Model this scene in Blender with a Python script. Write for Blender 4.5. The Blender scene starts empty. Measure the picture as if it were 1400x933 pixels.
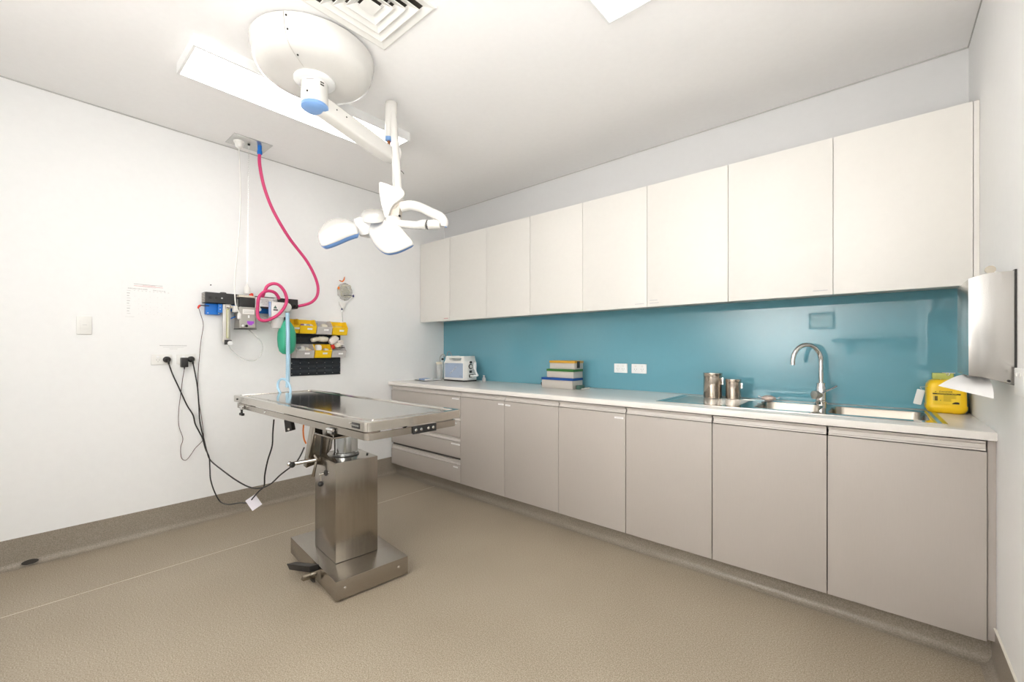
import bpy, bmesh, math, random
from mathutils import Vector, Matrix
random.seed(7)
PI = math.pi
COL = bpy.context.scene.collection
SC = bpy.context.scene

# ------------------------------------------------------------------ camera, world, exposure
F, CXW, CYW, CH, PY = 585.5, 3.696, 0.0, 1.228, 479.0
YAW = math.radians(40.843)
VF = Vector((-math.sin(YAW), math.cos(YAW), 0)); VR = Vector((math.cos(YAW), math.sin(YAW), 0)); UP = Vector((0, 0, 1))
CAM = Vector((CXW, CYW, CH))
cd = bpy.data.cameras.new('camera'); cam = bpy.data.objects.new('camera', cd); COL.objects.link(cam)
cd.sensor_width = 36; cd.lens = 36 * F / 1400; cd.shift_y = (PY - 466.5) / 1400; cd.clip_start = 0.02
cam.location = CAM; cam.rotation_euler = (PI / 2, 0, YAW)
SC.camera = cam
SC.view_settings.view_transform = 'Standard'; SC.view_settings.look = 'None'
SC.view_settings.gamma = 1; SC.view_settings.use_curve_mapping = False
SC.view_settings.exposure = 0.4
w = bpy.data.worlds.new('world'); SC.world = w; w.use_nodes = True
w.node_tree.nodes['Background'].inputs[0].default_value = (0.9, 0.95, 1, 1)
w.node_tree.nodes['Background'].inputs[1].default_value = 0.3
PANEL_EMIT = 3.8
FILL_WINDOW_EMIT = 0.9  # glow of the pane added on the unseen right wall
# two unseen fill lamps added: one faces the wall behind, one the ceiling
fd = bpy.data.lights.new('bounce_fill', 'AREA'); fd.shape = 'DISK'; fd.size = 1.2; fd.energy = 52; fd.spread = math.radians(125); fd.color = (1, 0.985, 0.96)
fo = bpy.data.objects.new('bounce_fill', fd); COL.objects.link(fo); fo.location = (2.6, 0.05, 1.5); fo.rotation_euler = (-PI / 2 - 0.35, 0, 0)
ud = bpy.data.lights.new('ceiling_fill', 'AREA'); ud.shape = 'DISK'; ud.size = 1.3; ud.energy = 13; ud.color = (1, 0.985, 0.96)
uo = bpy.data.objects.new('ceiling_fill', ud); COL.objects.link(uo); uo.location = (3.2, 0.3, 1.3); uo.rotation_euler = (PI, 0, 0)

def at(px, py, ax, val):
    d = VF + (px - 700) / F * VR + (PY - py) / F * UP
    i = 'xyz'.index(ax); t = (val - CAM[i]) / d[i]
    return CAM + t * d
def P(px, py, dist):
    return CAM + dist * (VF + (px - 700) / F * VR + (PY - py) / F * UP)

# ------------------------------------------------------------------ materials
MATS = {}
def mat(name, col, rough=0.5, metal=0.0, spec=0.5, noise=0, nscale=30, nstretch=(1, 1, 1), bump=0, bscale=200, coat=0, trans=0, alpha=1, emit=0, rvar=0, ior=1.45):
    if name in MATS: return MATS[name]
    m = bpy.data.materials.new(name); m.use_nodes = True
    nt = m.node_tree; b = nt.nodes['Principled BSDF']
    c = (*col, 1)
    b.inputs['Base Color'].default_value = c; b.inputs['Roughness'].default_value = rough
    b.inputs['Metallic'].default_value = metal; b.inputs['Specular IOR Level'].default_value = spec
    b.inputs['Coat Weight'].default_value = coat; b.inputs['Coat Roughness'].default_value = 0.03
    b.inputs['Transmission Weight'].default_value = trans; b.inputs['Alpha'].default_value = alpha
    b.inputs['IOR'].default_value = ior
    if emit:
        b.inputs['Emission Color'].default_value = c; b.inputs['Emission Strength'].default_value = emit
    tc = nt.nodes.new('ShaderNodeTexCoord'); mp = nt.nodes.new('ShaderNodeMapping')
    nt.links.new(tc.outputs['Object'], mp.inputs[0]); mp.inputs['Scale'].default_value = nstretch
    n = nt.nodes.new('ShaderNodeTexNoise'); n.inputs['Scale'].default_value = nscale; n.inputs['Detail'].default_value = 4
    nt.links.new(mp.outputs[0], n.inputs[0])
    amp = noise if noise else 0.02
    mx = nt.nodes.new('ShaderNodeMix'); mx.data_type = 'RGBA'
    mx.inputs[6].default_value = tuple(max(0, x * (1 - amp)) for x in col) + (1,)
    mx.inputs[7].default_value = tuple(min(1, x * (1 + amp)) for x in col) + (1,)
    nt.links.new(n.outputs[0], mx.inputs[0]); nt.links.new(mx.outputs[2], b.inputs['Base Color'])
    if rvar:
        mr = nt.nodes.new('ShaderNodeMapRange'); mr.inputs[3].default_value = max(0.02, rough - rvar); mr.inputs[4].default_value = rough + rvar
        nt.links.new(n.outputs[0], mr.inputs[0]); nt.links.new(mr.outputs[0], b.inputs['Roughness'])
    if bump:
        n2 = nt.nodes.new('ShaderNodeTexNoise'); n2.inputs['Scale'].default_value = bscale
        nt.links.new(mp.outputs[0], n2.inputs[0])
        bp = nt.nodes.new('ShaderNodeBump'); bp.inputs['Strength'].default_value = bump; bp.inputs['Distance'].default_value = 0.002
        nt.links.new(n2.outputs[0], bp.inputs['Height']); nt.links.new(bp.outputs[0], b.inputs['Normal'])
    MATS[name] = m
    return m
WALL = mat('wall_paint', (0.86, 0.855, 0.845), 0.55, bump=0.05, bscale=300)
CEIL = mat('ceiling_paint', (0.94, 0.925, 0.915), 0.8)
def floor_mat(name, base, dark, light, rough=0.45):
    m = mat(name, base, rough, spec=0.4)
    nt = m.node_tree; b = nt.nodes['Principled BSDF']
    tc = nt.nodes.new('ShaderNodeTexCoord')
    n = nt.nodes.new('ShaderNodeTexNoise'); n.inputs['Scale'].default_value = 210; n.inputs['Detail'].default_value = 2
    n3 = nt.nodes.new('ShaderNodeTexNoise'); n3.inputs['Scale'].default_value = 1.7; n3.inputs['Detail'].default_value = 3
    nt.links.new(tc.outputs['Object'], n.inputs[0]); nt.links.new(tc.outputs['Object'], n3.inputs[0])
    r = nt.nodes.new('ShaderNodeValToRGB'); e = r.color_ramp.elements
    e[0].position = 0.34; e[0].color = (*dark, 1); e[1].position = 0.66; e[1].color = (*light, 1)
    k = e.new(0.5); k.color = (*base, 1)
    nt.links.new(n.outputs[0], r.inputs[0])
    mx = nt.nodes.new('ShaderNodeMix'); mx.data_type = 'RGBA'; mx.blend_type = 'MULTIPLY'; mx.inputs[0].default_value = 1
    r2 = nt.nodes.new('ShaderNodeValToRGB'); r2.color_ramp.elements[0].position = 0.35; r2.color_ramp.elements[0].color = (0.93, 0.92, 0.91, 1)
    r2.color_ramp.elements[1].position = 0.65; r2.color_ramp.elements[1].color = (1, 1, 1, 1)
    nt.links.new(n3.outputs[0], r2.inputs[0])
    nt.links.new(r.outputs[0], mx.inputs[6]); nt.links.new(r2.outputs[0], mx.inputs[7])
    nt.links.new(mx.outputs[2], b.inputs['Base Color'])
    return m
FLOOR = floor_mat('floor_vinyl', (0.355, 0.298, 0.225), (0.25, 0.205, 0.145), (0.46, 0.40, 0.315))
COVE = floor_mat('cove_vinyl', (0.30, 0.26, 0.21), (0.245, 0.21, 0.165), (0.36, 0.315, 0.26), 0.32)
WELD = mat('weld_rod', (0.62, 0.56, 0.47), 0.5)
CAPW = mat('cap_strip', (0.72, 0.69, 0.60), 0.5)
GAP = mat('shadow_gap_grey', (0.5, 0.49, 0.47), 0.8)
UPW = mat('upper_laminate', (0.77, 0.745, 0.70), 0.38)
LOW = mat('lower_laminate', (0.455, 0.412, 0.375), 0.42, noise=0.03, nscale=60, nstretch=(6, 6, 0.4))
LOWR = mat('rail_profile', (0.60, 0.56, 0.52), 0.35)
CARC = mat('carcass', (0.10, 0.09, 0.08), 0.6)
DARKGAP = mat('dark_gap', (0.05, 0.045, 0.04), 0.8)
TOPM = mat('worktop_stone', (0.81, 0.775, 0.73), 0.22, noise=0.03, nscale=150)
def glass_mat():
    m = mat('teal_glass', (0.145, 0.355, 0.43), 0.6, spec=0.0, coat=1)
    m.node_tree.nodes['Principled BSDF'].inputs['Coat IOR'].default_value = 1.5
    return m
TEAL = glass_mat()
STEEL = mat('brushed_steel', (0.43, 0.395, 0.35), 0.24, 1, noise=0.10, nscale=25, nstretch=(1, 1, 14), rvar=0.05)
STEELH = mat('brushed_steel_column', (0.36, 0.325, 0.28), 0.22, 1, noise=0.12, nscale=12, nstretch=(6, 6, 0.6), rvar=0.07)
STEELT = mat('polished_steel_top', (0.58, 0.55, 0.50), 0.10, 1, noise=0.05, nscale=20, nstretch=(0.6, 10, 1), rvar=0.03)
ALU = mat('aluminium', (0.62, 0.62, 0.60), 0.3, 1)
CHROME = mat('chrome', (0.78, 0.77, 0.76), 0.06, 1)
SINKP = mat('drainer_steel', (0.50, 0.47, 0.43), 0.10, 1, noise=0.04, nscale=20, rvar=0.03)
SINKM = mat('sink_steel', (0.44, 0.40, 0.345), 0.25, 1, noise=0.06, nscale=20, nstretch=(1, 12, 1), rvar=0.05)
DISP = mat('dispenser_steel', (0.56, 0.54, 0.515), 0.22, 1)
WHP = mat('white_plastic', (0.80, 0.785, 0.75), 0.28)
WHE = mat('white_enamel', (0.71, 0.69, 0.655), 0.22, coat=0.4)
WHB = mat('white_bright', (0.86, 0.86, 0.85), 0.35)
BLK = mat('black_plastic', (0.018, 0.016, 0.015), 0.4)
BLKB = mat('black_box', (0.026, 0.025, 0.024), 0.45)
BLUEP = mat('blue_lens', (0.14, 0.26, 0.52), 0.3)
BLUEL = mat('blue_cap', (0.20, 0.36, 0.66), 0.35)
BLUEM = mat('blue_metal', (0.01, 0.17, 0.62), 0.4)
PINK = mat('pink_hose', (0.62, 0.045, 0.17), 0.3, noise=0.08, nscale=300)
GREEN = mat('green_rubber', (0.05, 0.42, 0.26), 0.4)
BTUBE = mat('pale_blue_tube', (0.42, 0.64, 0.80), 0.3, alpha=0.85)
CTUBE = mat('clear_tube', (0.75, 0.75, 0.72), 0.2, alpha=0.55)
YEL = mat('yellow_plastic', (0.92, 0.58, 0.01), 0.35)
YELC = mat('yellow_green_clear', (0.62, 0.66, 0.16), 0.25, alpha=0.75)
CLR = mat('clear_plastic', (0.84, 0.80, 0.78), 0.2, alpha=0.5)
REDP = mat('red_plastic', (0.65, 0.03, 0.01), 0.4)
ORG = mat('orange_plastic', (0.80, 0.20, 0.02), 0.4)
PURP = mat('purple_sticker', (0.35, 0.07, 0.55), 0.5)
PAPER = mat('paper', (0.84, 0.83, 0.82), 0.75)
PAPERW = mat('notice_paper', (0.86, 0.85, 0.84), 0.6)
INK = mat('ink_grey', (0.30, 0.29, 0.29), 0.8)
INKL = mat('ink_pale', (0.60, 0.59, 0.58), 0.8)
INKR = mat('ink_red', (0.62, 0.25, 0.25), 0.8)
INKB = mat('ink_black', (0.03, 0.025, 0.02), 0.7)
PEG = mat('peg_panel', (0.020, 0.026, 0.034), 0.45)
CREAM = mat('cream_packet', (0.72, 0.66, 0.54), 0.5, noise=0.1, nscale=80)
GREYB = mat('grey_box', (0.50, 0.465, 0.42), 0.4, noise=0.03)
AMBER = mat('amber_lid', (0.60, 0.32, 0.03), 0.35)
GRNL = mat('green_lid', (0.03, 0.16, 0.03), 0.35)
BLUL = mat('blue_lid', (0.006, 0.065, 0.28), 0.35)
SILV = mat('silver_unit', (0.40, 0.38, 0.35), 0.35, 0.6)
PANELF = mat('autoclave_front', (0.36, 0.44, 0.58), 0.4)
LIGHT = mat('light_diffuser', (1, 0.985, 0.96), 0.5, emit=PANEL_EMIT)
OLIVE = mat('flow_scale', (0.50, 0.50, 0.22), 0.4)
DGREEN = mat('dark_green', (0.06, 0.13, 0.10), 0.5)
GLOVE = mat('foil_wrapper', (0.62, 0.50, 0.44), 0.35, 0.4, noise=0.3, nscale=150)
TAPEB = mat('blue_tape', (0.13, 0.33, 0.45), 0.5)
TAPEY = mat('yellow_tape', (0.62, 0.47, 0.02), 0.5)
COPPER = mat('copper_pin', (0.45, 0.18, 0.08), 0.35, 0.8)

# ------------------------------------------------------------------ geometry helpers
WLOC = {}
def thing(name, label, cat, loc, group=None):
    o = bpy.data.objects.new(name, None); COL.objects.link(o); o.location = loc; o.empty_display_size = 0.05
    WLOC[o.name] = Vector(loc); tag(o, label, cat, group); return o
def tag(o, label=None, cat=None, group=None, kind=None):
    if label: o['label'] = label
    if cat: o['category'] = cat
    if group: o['group'] = group
    if kind: o['kind'] = kind
    return o

class MB:
    def __init__(s): s.bm = bmesh.new()
    def box(s, a, b, M=None):
        x0, y0, z0 = a; x1, y1, z1 = b
        V = [(x0, y0, z0), (x1, y0, z0), (x1, y1, z0), (x0, y1, z0), (x0, y0, z1), (x1, y0, z1), (x1, y1, z1), (x0, y1, z1)]
        vs = [s.bm.verts.new(M @ Vector(v) if M else v) for v in V]
        for f in ((0, 3, 2, 1), (4, 5, 6, 7), (0, 1, 5, 4), (1, 2, 6, 5), (2, 3, 7, 6), (3, 0, 4, 7)):
            s.bm.faces.new([vs[i] for i in f])
        return s
    def loops(s, rings, cap0=True, cap1=True, close=True):
        R = [[s.bm.verts.new(p) for p in r] for r in rings]
        n = len(R[0])
        for a, b in zip(R, R[1:]):
            for i in range(n if close else n - 1):
                s.bm.faces.new((a[i], a[(i + 1) % n], b[(i + 1) % n], b[i]))
        if cap0: s.bm.faces.new(R[0][::-1])
        if cap1: s.bm.faces.new(R[-1])
        return s
    def prism(s, outline, ax, lo, hi):
        """outline in the two axes other than ax (in xyz order), extruded lo..hi along ax"""
        def mk(p, v):
            q = list(p); q.insert('xyz'.index(ax), v); return q
        return s.loops([[mk(p, lo) for p in outline], [mk(p, hi) for p in outline]])
    def cyl(s, p0, p1, r0, r1=None, n=20, caps=True):
        p0 = Vector(p0); p1 = Vector(p1); r1 = r0 if r1 is None else r1
        d = (p1 - p0).normalized(); a = d.orthogonal().normalized(); b = d.cross(a)
        ring = lambda c, r: [c + r * (math.cos(2 * PI * i / n) * a + math.sin(2 * PI * i / n) * b) for i in range(n)]
        return s.loops([ring(p0, r0), ring(p1, r1)], caps, caps)
    def tube(s, pts, r, n=8, sub=6, rs=None, flat=1.0):
        pts = [Vector(p) for p in pts]
        Q = spline(pts, sub) if sub > 1 and len(pts) > 2 else pts
        rings = []; prev = None
        for i, q in enumerate(Q):
            t = (Q[min(i + 1, len(Q) - 1)] - Q[max(i - 1, 0)]).normalized()
            if prev is None: a = t.orthogonal().normalized()
            else:
                a = prev - prev.dot(t) * t
                a = a.normalized() if a.length > 1e-6 else t.orthogonal().normalized()
            prev = a; b = t.cross(a)
            rr = r if rs is None else interp(rs, i / (len(Q) - 1))
            rings.append([q + rr * (math.cos(2 * PI * k / n) * a + flat * math.sin(2 * PI * k / n) * b) for k in range(n)])
        return s.loops(rings)
    def lathe(s, prof, c, n=32, axis='z', cap0=True, cap1=True, M=None):
        rings = []
        for r, h in prof:
            ring = []
            for i in range(n):
                ca, sa = math.cos(2 * PI * i / n) * max(r, 1e-4), math.sin(2 * PI * i / n) * max(r, 1e-4)
                v = {'z': (ca, sa, h), 'x': (h, ca, sa), 'y': (sa, h, ca)}[axis]
                v = Vector(v)
                ring.append((M @ v if M else v) + Vector(c))
            rings.append(ring)
        return s.loops(rings, cap0, cap1)
    def sphere(s, c, r, sc=(1, 1, 1), n=16, m=10, M=None):
        prof = [(r * math.sin(PI * i / m), -r * math.cos(PI * i / m)) for i in range(m + 1)]
        rings = []
        for rr, h in prof:
            rings.append([Vector(c) + (M if M else Matrix.Identity(3)) @ Vector((max(rr, 1e-4) * math.cos(2 * PI * i / n) * sc[0], max(rr, 1e-4) * math.sin(2 * PI * i / n) * sc[1], h * sc[2])) for i in range(n)])
        return s.loops(rings)
    def build(s, name, m, parent=None, bevel=0, seg=2, smooth=True, ang=35, recalc=True, origin=None):
        bm = s.bm
        bmesh.ops.remove_doubles(bm, verts=bm.verts, dist=1e-6)
        if recalc: bmesh.ops.recalc_face_normals(bm, faces=bm.faces)
        if bevel:
            ed = [e for e in bm.edges if len(e.link_faces) == 2 and e.calc_face_angle(0) > math.radians(28)]
            bmesh.ops.bevel(bm, geom=ed, offset=bevel, segments=seg, profile=0.6, affect='EDGES', clamp_overlap=True)
        xs = [v.co for v in bm.verts]
        lo = Vector((min(v.x for v in xs), min(v.y for v in xs), min(v.z for v in xs))); hi = Vector((max(v.x for v in xs), max(v.y for v in xs), max(v.z for v in xs)))
        o_w = Vector(origin) if origin else Vector(((lo.x + hi.x) / 2, (lo.y + hi.y) / 2, lo.z))
        bmesh.ops.translate(bm, verts=bm.verts, vec=-o_w)
        me = bpy.data.meshes.new(name); bm.to_mesh(me); bm.free(); me.materials.append(m)
        if smooth:
            me.shade_smooth(); me.set_sharp_from_angle(angle=math.radians(ang))
        o = bpy.data.objects.new(name, me); COL.objects.link(o)
        if parent is not None:
            o.parent = parent; o.location = o_w - WLOC[parent.name]
        else: o.location = o_w
        WLOC[o.name] = o_w
        return o
def interp(rs, t):
    k = t * (len(rs) - 1); i = min(int(k), len(rs) - 2); return rs[i] + (rs[i + 1] - rs[i]) * (k - i)
def spline(p, sub):
    out = []
    for i in range(len(p) - 1):
        a = p[max(i - 1, 0)]; b = p[i]; c = p[i + 1]; d = p[min(i + 2, len(p) - 1)]
        for k in range(sub):
            t = k / sub
            out.append(0.5 * ((2 * b) + (c - a) * t + (2 * a - 5 * b + 4 * c - d) * t * t + (3 * b - a - 3 * c + d) * t ** 3))
    out.append(p[-1]); return out
def rrect(x0, y0, x1, y1, r, n=5):
    out = []
    for cx, cy, a0 in ((x1 - r, y1 - r, 0), (x0 + r, y1 - r, 90), (x0 + r, y0 + r, 180), (x1 - r, y0 + r, 270)):
        for i in range(n + 1):
            a = math.radians(a0 + 90 * i / n); out.append((cx + r * math.cos(a), cy + r * math.sin(a)))
    return out
def box(name, a, b, m, parent=None, bevel=0, **k): return MB().box(a, b).build(name, m, parent, bevel=bevel, **k)
def text(name, s, size, loc, rot, m, parent, align='CENTER', ext=0.0003, squash=1):
    cu = bpy.data.curves.new(name, 'FONT'); cu.body = s; cu.size = size; cu.extrude = ext; cu.align_x = align; cu.align_y = 'CENTER'; cu.resolution_u = 2
    t = bpy.data.objects.new(name, cu); COL.objects.link(t)
    dg = bpy.context.evaluated_depsgraph_get(); me = bpy.data.meshes.new_from_object(t.evaluated_get(dg))
    bpy.data.objects.remove(t); me.materials.clear(); me.materials.append(m)
    o = bpy.data.objects.new(name, me); COL.objects.link(o); o.rotation_euler = rot; o.scale = (squash, 1, 1)
    o.parent = parent; o.location = Vector(loc) - WLOC[parent.name]
    return o
ROT_LEFT = (PI / 2, 0, PI / 2)      # text on the left wall, facing +x
ROT_BACK = (PI / 2, 0, 0)           # text facing -y
def copy_tree(o, parent=None):
    c = o.copy(); COL.objects.link(c)
    if parent: c.parent = parent
    for ch in list(o.children):
        copy_tree(ch, c)
    return c

# ------------------------------------------------------------------ setting
W, D, H, YF = 4.024, 3.12, 2.75, -0.85
S = lambda o: tag(o, kind='structure')
fl = S(box('floor', (-0.1, YF - 0.1, -0.1), (W + 0.1, D + 0.1, 0), FLOOR, smooth=False))
S(box('wall_left', (-0.1, YF - 0.1, 0), (0, D + 0.1, H), WALL, smooth=False))
S(box('wall_back', (0, D, 0), (W, D + 0.1, H), mat('back_wall_shade_grey', (0.70, 0.695, 0.69), 0.55), smooth=False))  # greyed evenly: shade above the wall cabinets put into the colour
S(box('wall_right', (W, YF - 0.1, 0), (W + 0.1, D + 0.1, H), WALL, smooth=False))
S(box('wall_front', (0, YF - 0.1, 0), (W, YF, H), WALL, smooth=False))
S(box('ceiling', (-0.1, YF - 0.1, H), (W + 0.1, D + 0.1, H + 0.1), CEIL, smooth=False))
box('weld_seam', (0.640, YF, 0.0), (0.6445, 2.49, 0.0008), WELD, fl, smooth=False)
# coved skirting: profile (distance from wall, z)
def cove_prof(h, t=0.004, r=0.035, n=7):
    p = [(0, 0), (0, h), (t, h), (t, r)]
    for i in range(1, n + 1):
        a = PI / 2 * i / n; p.append((t + r - r * math.cos(a), r - r * math.sin(a)))
    p[-1] = (t + r, 0.0006); return p
ZB = 0.166
S(MB().prism([(d, z) for d, z in cove_prof(ZB)], 'y', YF, 2.5).build('baseboard_left', COVE, smooth=True, ang=50))
br = S(MB().prism([(W - d, z) for d, z in cove_prof(ZB)], 'y', YF, 2.5).build('baseboard_right', COVE, smooth=True, ang=50))
box('cap_strip', (W - 0.007, YF, ZB), (W, 2.5, ZB + 0.004), CAPW, br, smooth=False)
S(MB().prism([(YF + d, z) for d, z in cove_prof(ZB)], 'x', 0, W).build('baseboard_front', COVE, smooth=True, ang=50))
S(MB().prism([(2.50 - d, z) for d, z in cove_prof(0.118)], 'x', 0.004, W - 0.004).build('trim_1', COVE, smooth=True, ang=50))
for i, (a, b) in enumerate([((0, YF, H - 0.007), (0.004, D, H)), ((0, D - 0.004, H - 0.007), (W, D, H)), ((W - 0.004, YF, H - 0.007), (W, D, H))]):
    S(box('trim_%d' % (i + 2), a, b, GAP, smooth=False))  # thin grey strips: darkness of the ceiling shadow gap put in as colour
# hole in the cove of the floor
o = thing('floor_outlet', 'small dark oval hole in the coved floor edge at the left wall', 'drain', (0.05, 0.045, 0))
q = at(38, 770, 'z', 0.004)
Hn = Vector((0.62, 0, 0.78)).normalized(); Ha = Vector((0, 1, 0)); Hb = Hn.cross(Ha); Hc = Vector((0.0165, 0.050, 0.0175))
hr = lambda r0, r1, h: [Hc + Hn * h + Ha * (r0 * math.cos(a)) + Hb * (r1 * math.sin(a)) for a in [2 * PI * i / 24 for i in range(24)]]
MB().loops([hr(.034, .017, -0.004), hr(.034, .017, 0.002)]).build('opening', INKB, o)
MB().tube(hr(.0355, .0185, 0.0012) + [hr(.0355, .0185, 0.0012)[0]], 0.0022, sub=1).build('rim', COVE, o)

# behind the camera: glowing pane added for light; picture, shelf (seen mirrored in the splashback)
WX0, WX1, WZ0, WZ1 = -0.70, 1.45, 0.95, 2.35
wn = S(box('fill_window_1', (W - 0.006, WX0, WZ0), (W - 0.001, WX1, WZ1), mat('fill_window_glow', (0.95, 0.98, 1.0), 0.6, emit=FILL_WINDOW_EMIT), smooth=False))
for a, b in (((WX0 - .05, WZ0 - .05), (WX1 + .05, WZ0)), ((WX0 - .05, WZ1), (WX1 + .05, WZ1 + .05)), ((WX0 - .05, WZ0), (WX0, WZ1)), ((WX1, WZ0), (WX1 + .05, WZ1)), ((0.355, WZ0), (0.395, WZ1))):
    box('fill_window_frame', (W - 0.03, a[0], a[1]), (W - 0.0005 if b[0] - a[0] > 1 or a[0] < WX0 or a[0] >= WX1 else W - 0.006, b[0], b[1]), WALL, wn)
pf = thing('picture_frame', 'small dark framed picture hanging on the wall opposite the blue splashback', 'picture', (3.08, YF, 1.52))
f = MB()
for a, b in (((2.94, YF, 1.51), (3.22, YF + 0.02, 1.53)), ((2.94, YF, 1.71), (3.22, YF + 0.02, 1.73)), ((2.94, YF, 1.53), (2.96, YF + 0.02, 1.71)), ((3.20, YF, 1.53), (3.22, YF + 0.02, 1.71))): f.box(a, b)
f.build('frame', BLKB, pf); box('print', (2.96, YF, 1.53), (3.20, YF + 0.008, 1.71), GREYB, pf)
sh = thing('wall_shelf', 'long grey wall shelf opposite the sink, seen mirrored in the splashback', 'shelf', (3.6, YF, 1.30))
box('board', (3.2, YF, 1.33), (W - 0.01, YF + 0.28, 1.37), CARC, sh, 0.002)
for x in (3.35, 3.85): MB().prism([(YF, 1.33), (YF + 0.22, 1.33), (YF, 1.15)], 'x', x, x + 0.02).build('bracket', CARC, sh)

# ------------------------------------------------------------------ ceiling lights
def ceiling_light(x0, x1, y0, y1, zb, label, lip):
    t = thing('ceiling_light', label, 'light', ((x0 + x1) / 2, (y0 + y1) / 2, zb), 'long flat ceiling light panels')
    fr = MB()
    o_ = [(x0, y0), (x1, y0), (x1, y1), (x0, y1)]; i_ = [(x0 + lip, y0 + lip), (x1 - lip, y0 + lip), (x1 - lip, y1 - lip), (x0 + lip, y1 - lip)]
    fr.loops([[(*p, H) for p in o_], [(*p, zb) for p in o_], [(*p, zb) for p in i_], [(*p, zb + 0.004) for p in i_]], cap0=False, cap1=False)
    fr.build('frame', WHB, t, smooth=False)
    box('diffuser', (x0 + lip, y0 + lip, zb + 0.002), (x1 - lip, y1 - lip, zb + 0.006), LIGHT, t, smooth=False)
ceiling_light(0.865, 1.195, 0.555, 1.80, 2.694, 'long lit ceiling light panel behind the white lamp dome', 0.012)
ceiling_light(2.736, 3.06, 0.555, 1.795, 2.735, 'lit ceiling light panel at the top middle edge, cut by the frame', 0.012)

# ------------------------------------------------------------------ ceiling vent
VC = (2.0, 1.01)
vt = thing('ceiling_vent', 'square white ceiling air vent with nested louvres beside the lamp dome', 'vent', (*VC, H))
r = lambda h, z: [(VC[0] - h, VC[1] - h, z), (VC[0] + h, VC[1] - h, z), (VC[0] + h, VC[1] + h, z), (VC[0] - h, VC[1] + h, z)]
box('backing', (VC[0] - .19, VC[1] - .19, 2.7485), (VC[0] + .19, VC[1] + .19, 2.7498), INKB, vt, smooth=False)
MB().loops([r(0.206, 2.7495), r(0.205, 2.742), r(0.196, 2.7385), r(0.163, 2.7475)], cap0=False, cap1=False).build('frame', WHP, vt, smooth=False)
for hh in (0.153, 0.114, 0.076):
    MB().loops([r(hh, 2.7305), r(hh - 0.0375, 2.7475), r(hh - 0.0385, 2.7475), r(hh - 0.003, 2.7295), r(hh, 2.7305)], cap0=False, cap1=False).build('louvre', WHP, vt, smooth=False)
MB().loops([r(0.036, 2.732), r(0.036, 2.7305)], cap0=True, cap1=True).build('center_plate', WHP, vt, smooth=False)
for k in (-1, 1):
    box('stay', (VC[0] + k * 0.09 - 0.075, VC[1] + k * 0.05 - .003, 2.742), (VC[0] + k * 0.09 + .075, VC[1] + k * 0.05 + .003, 2.7485), GAP, vt, smooth=False)

# ------------------------------------------------------------------ ceiling gas plate, hose, cord, chain
cp = thing('ceiling_service_plate', 'small steel service plate on the ceiling with cord and pink hose', 'plate', (0.175, 1.12, H))
box('plate', (0.070, 0.995, 2.745), (0.272, 1.245, H), ALU, cp, 0.001)
for x, y in ((0.09, 1.01), (0.255, 1.01), (0.09, 1.23), (0.255, 1.23)):
    MB().cyl((x, y, 2.745), (x, y, 2.742), 0.004, n=10).build('screw', CHROME, cp)
pl = MB().lathe([(0.034, 2.745), (0.034, 2.733), (0.028, 2.728), (0.022, 2.700), (0.010, 2.690)], (0.165, 1.055, 0)).build('socket', WHP, cp)
MB().cyl((0.17, 1.118, 2.745), (0.17, 1.118, 2.735), 0.008).build('eye_bolt', BLK, cp)
MB().lathe([(0.014, 2.745), (0.014, 2.71), (0.017, 2.705), (0.017, 2.685), (0.012, 2.68)], (0.20, 1.18, 0)).build('hose_connector', BLUEM, cp)
def wall_curve(pts, x0, x1=None):
    n = len(pts) - 1
    return [at(px, py, 'x', x0 + ((x1 if x1 is not None else x0) - x0) * i / n) for i, (px, py) in enumerate(pts)]
hose = [Vector((0.20, 1.18, 2.69))] + wall_curve([(355, 225), (361, 255), (373, 287), (395, 325), (420, 358), (433, 385), (434, 403), (425, 414), (407, 419)], 0.20, 0.105)
o = MB().tube(hose, 0.0115, n=12, sub=8).build('gas_hose', PINK)
tag(o, 'pink hose hanging from the ceiling plate to the black wall unit', 'hose')
ct = thing('power_lead', 'thin white power lead hanging from the ceiling plate to the vaporiser', 'lead', (0.165, 1.055, 1.55))
cord = [Vector((0.165, 1.055, 2.692))] + wall_curve([(329, 260), (328, 300), (324, 350), (321, 385), (322, 415), (327, 428)], 0.15, 0.16)
o = MB().tube(cord, 0.0045, n=8).build('cable', WHP, ct)
MB().lathe([(0.006, 0.012), (0.012, 0.0), (0.012, -0.03), (0.006, -0.036)], at(327, 430, 'x', 0.16)).build('plug', WHP, ct)
ch = thing('ceiling_chain', 'thin metal chain hanging from the ceiling plate with a white plug', 'chain', (0.17, 1.118, 1.70))
p0 = Vector((0.17, 1.118, 2.736)); p1 = at(338, 384, 'x', 0.12)
lk = MB(); N = 64
for i in range(N):
    a = p0.lerp(p1, i / N); b = p0.lerp(p1, (i + 1.25) / N); s_ = Vector((0.0035, 0, 0)) if i % 2 else Vector((0, 0.0035, 0))
    for sg in (-1, 1): lk.cyl(a + s_ * sg, b + s_ * sg, 0.0011, n=5)
tag(lk.build('chain_links', ALU, ch), kind='stuff')
MB().lathe([(0.005, 0.075), (0.010, 0.06), (0.020, 0.045), (0.022, 0.0)], at(338, 402, 'x', 0.12)).build('plug', WHP, ch)

# ------------------------------------------------------------------ surgical lamp
sl = thing('surgical_lamp', 'large white ceiling mounted surgical lamp with dome, jointed arm and petal head', 'lamp', (1.505, 0.995, H))
DC = Vector((1.505, 0.995, 0))
MB().lathe([(0.20, H), (0.20, 2.738), (0.286, 2.736), (0.290, 2.730), (0.289, 2.715), (0.283, 2.685), (0.279, 2.676), (0.277, 2.660), (0.262, 2.632), (0.235, 2.615), (0.19, 2.606), (0.10, 2.602)], DC, n=64).build('dome', WHE, sl)
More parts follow.
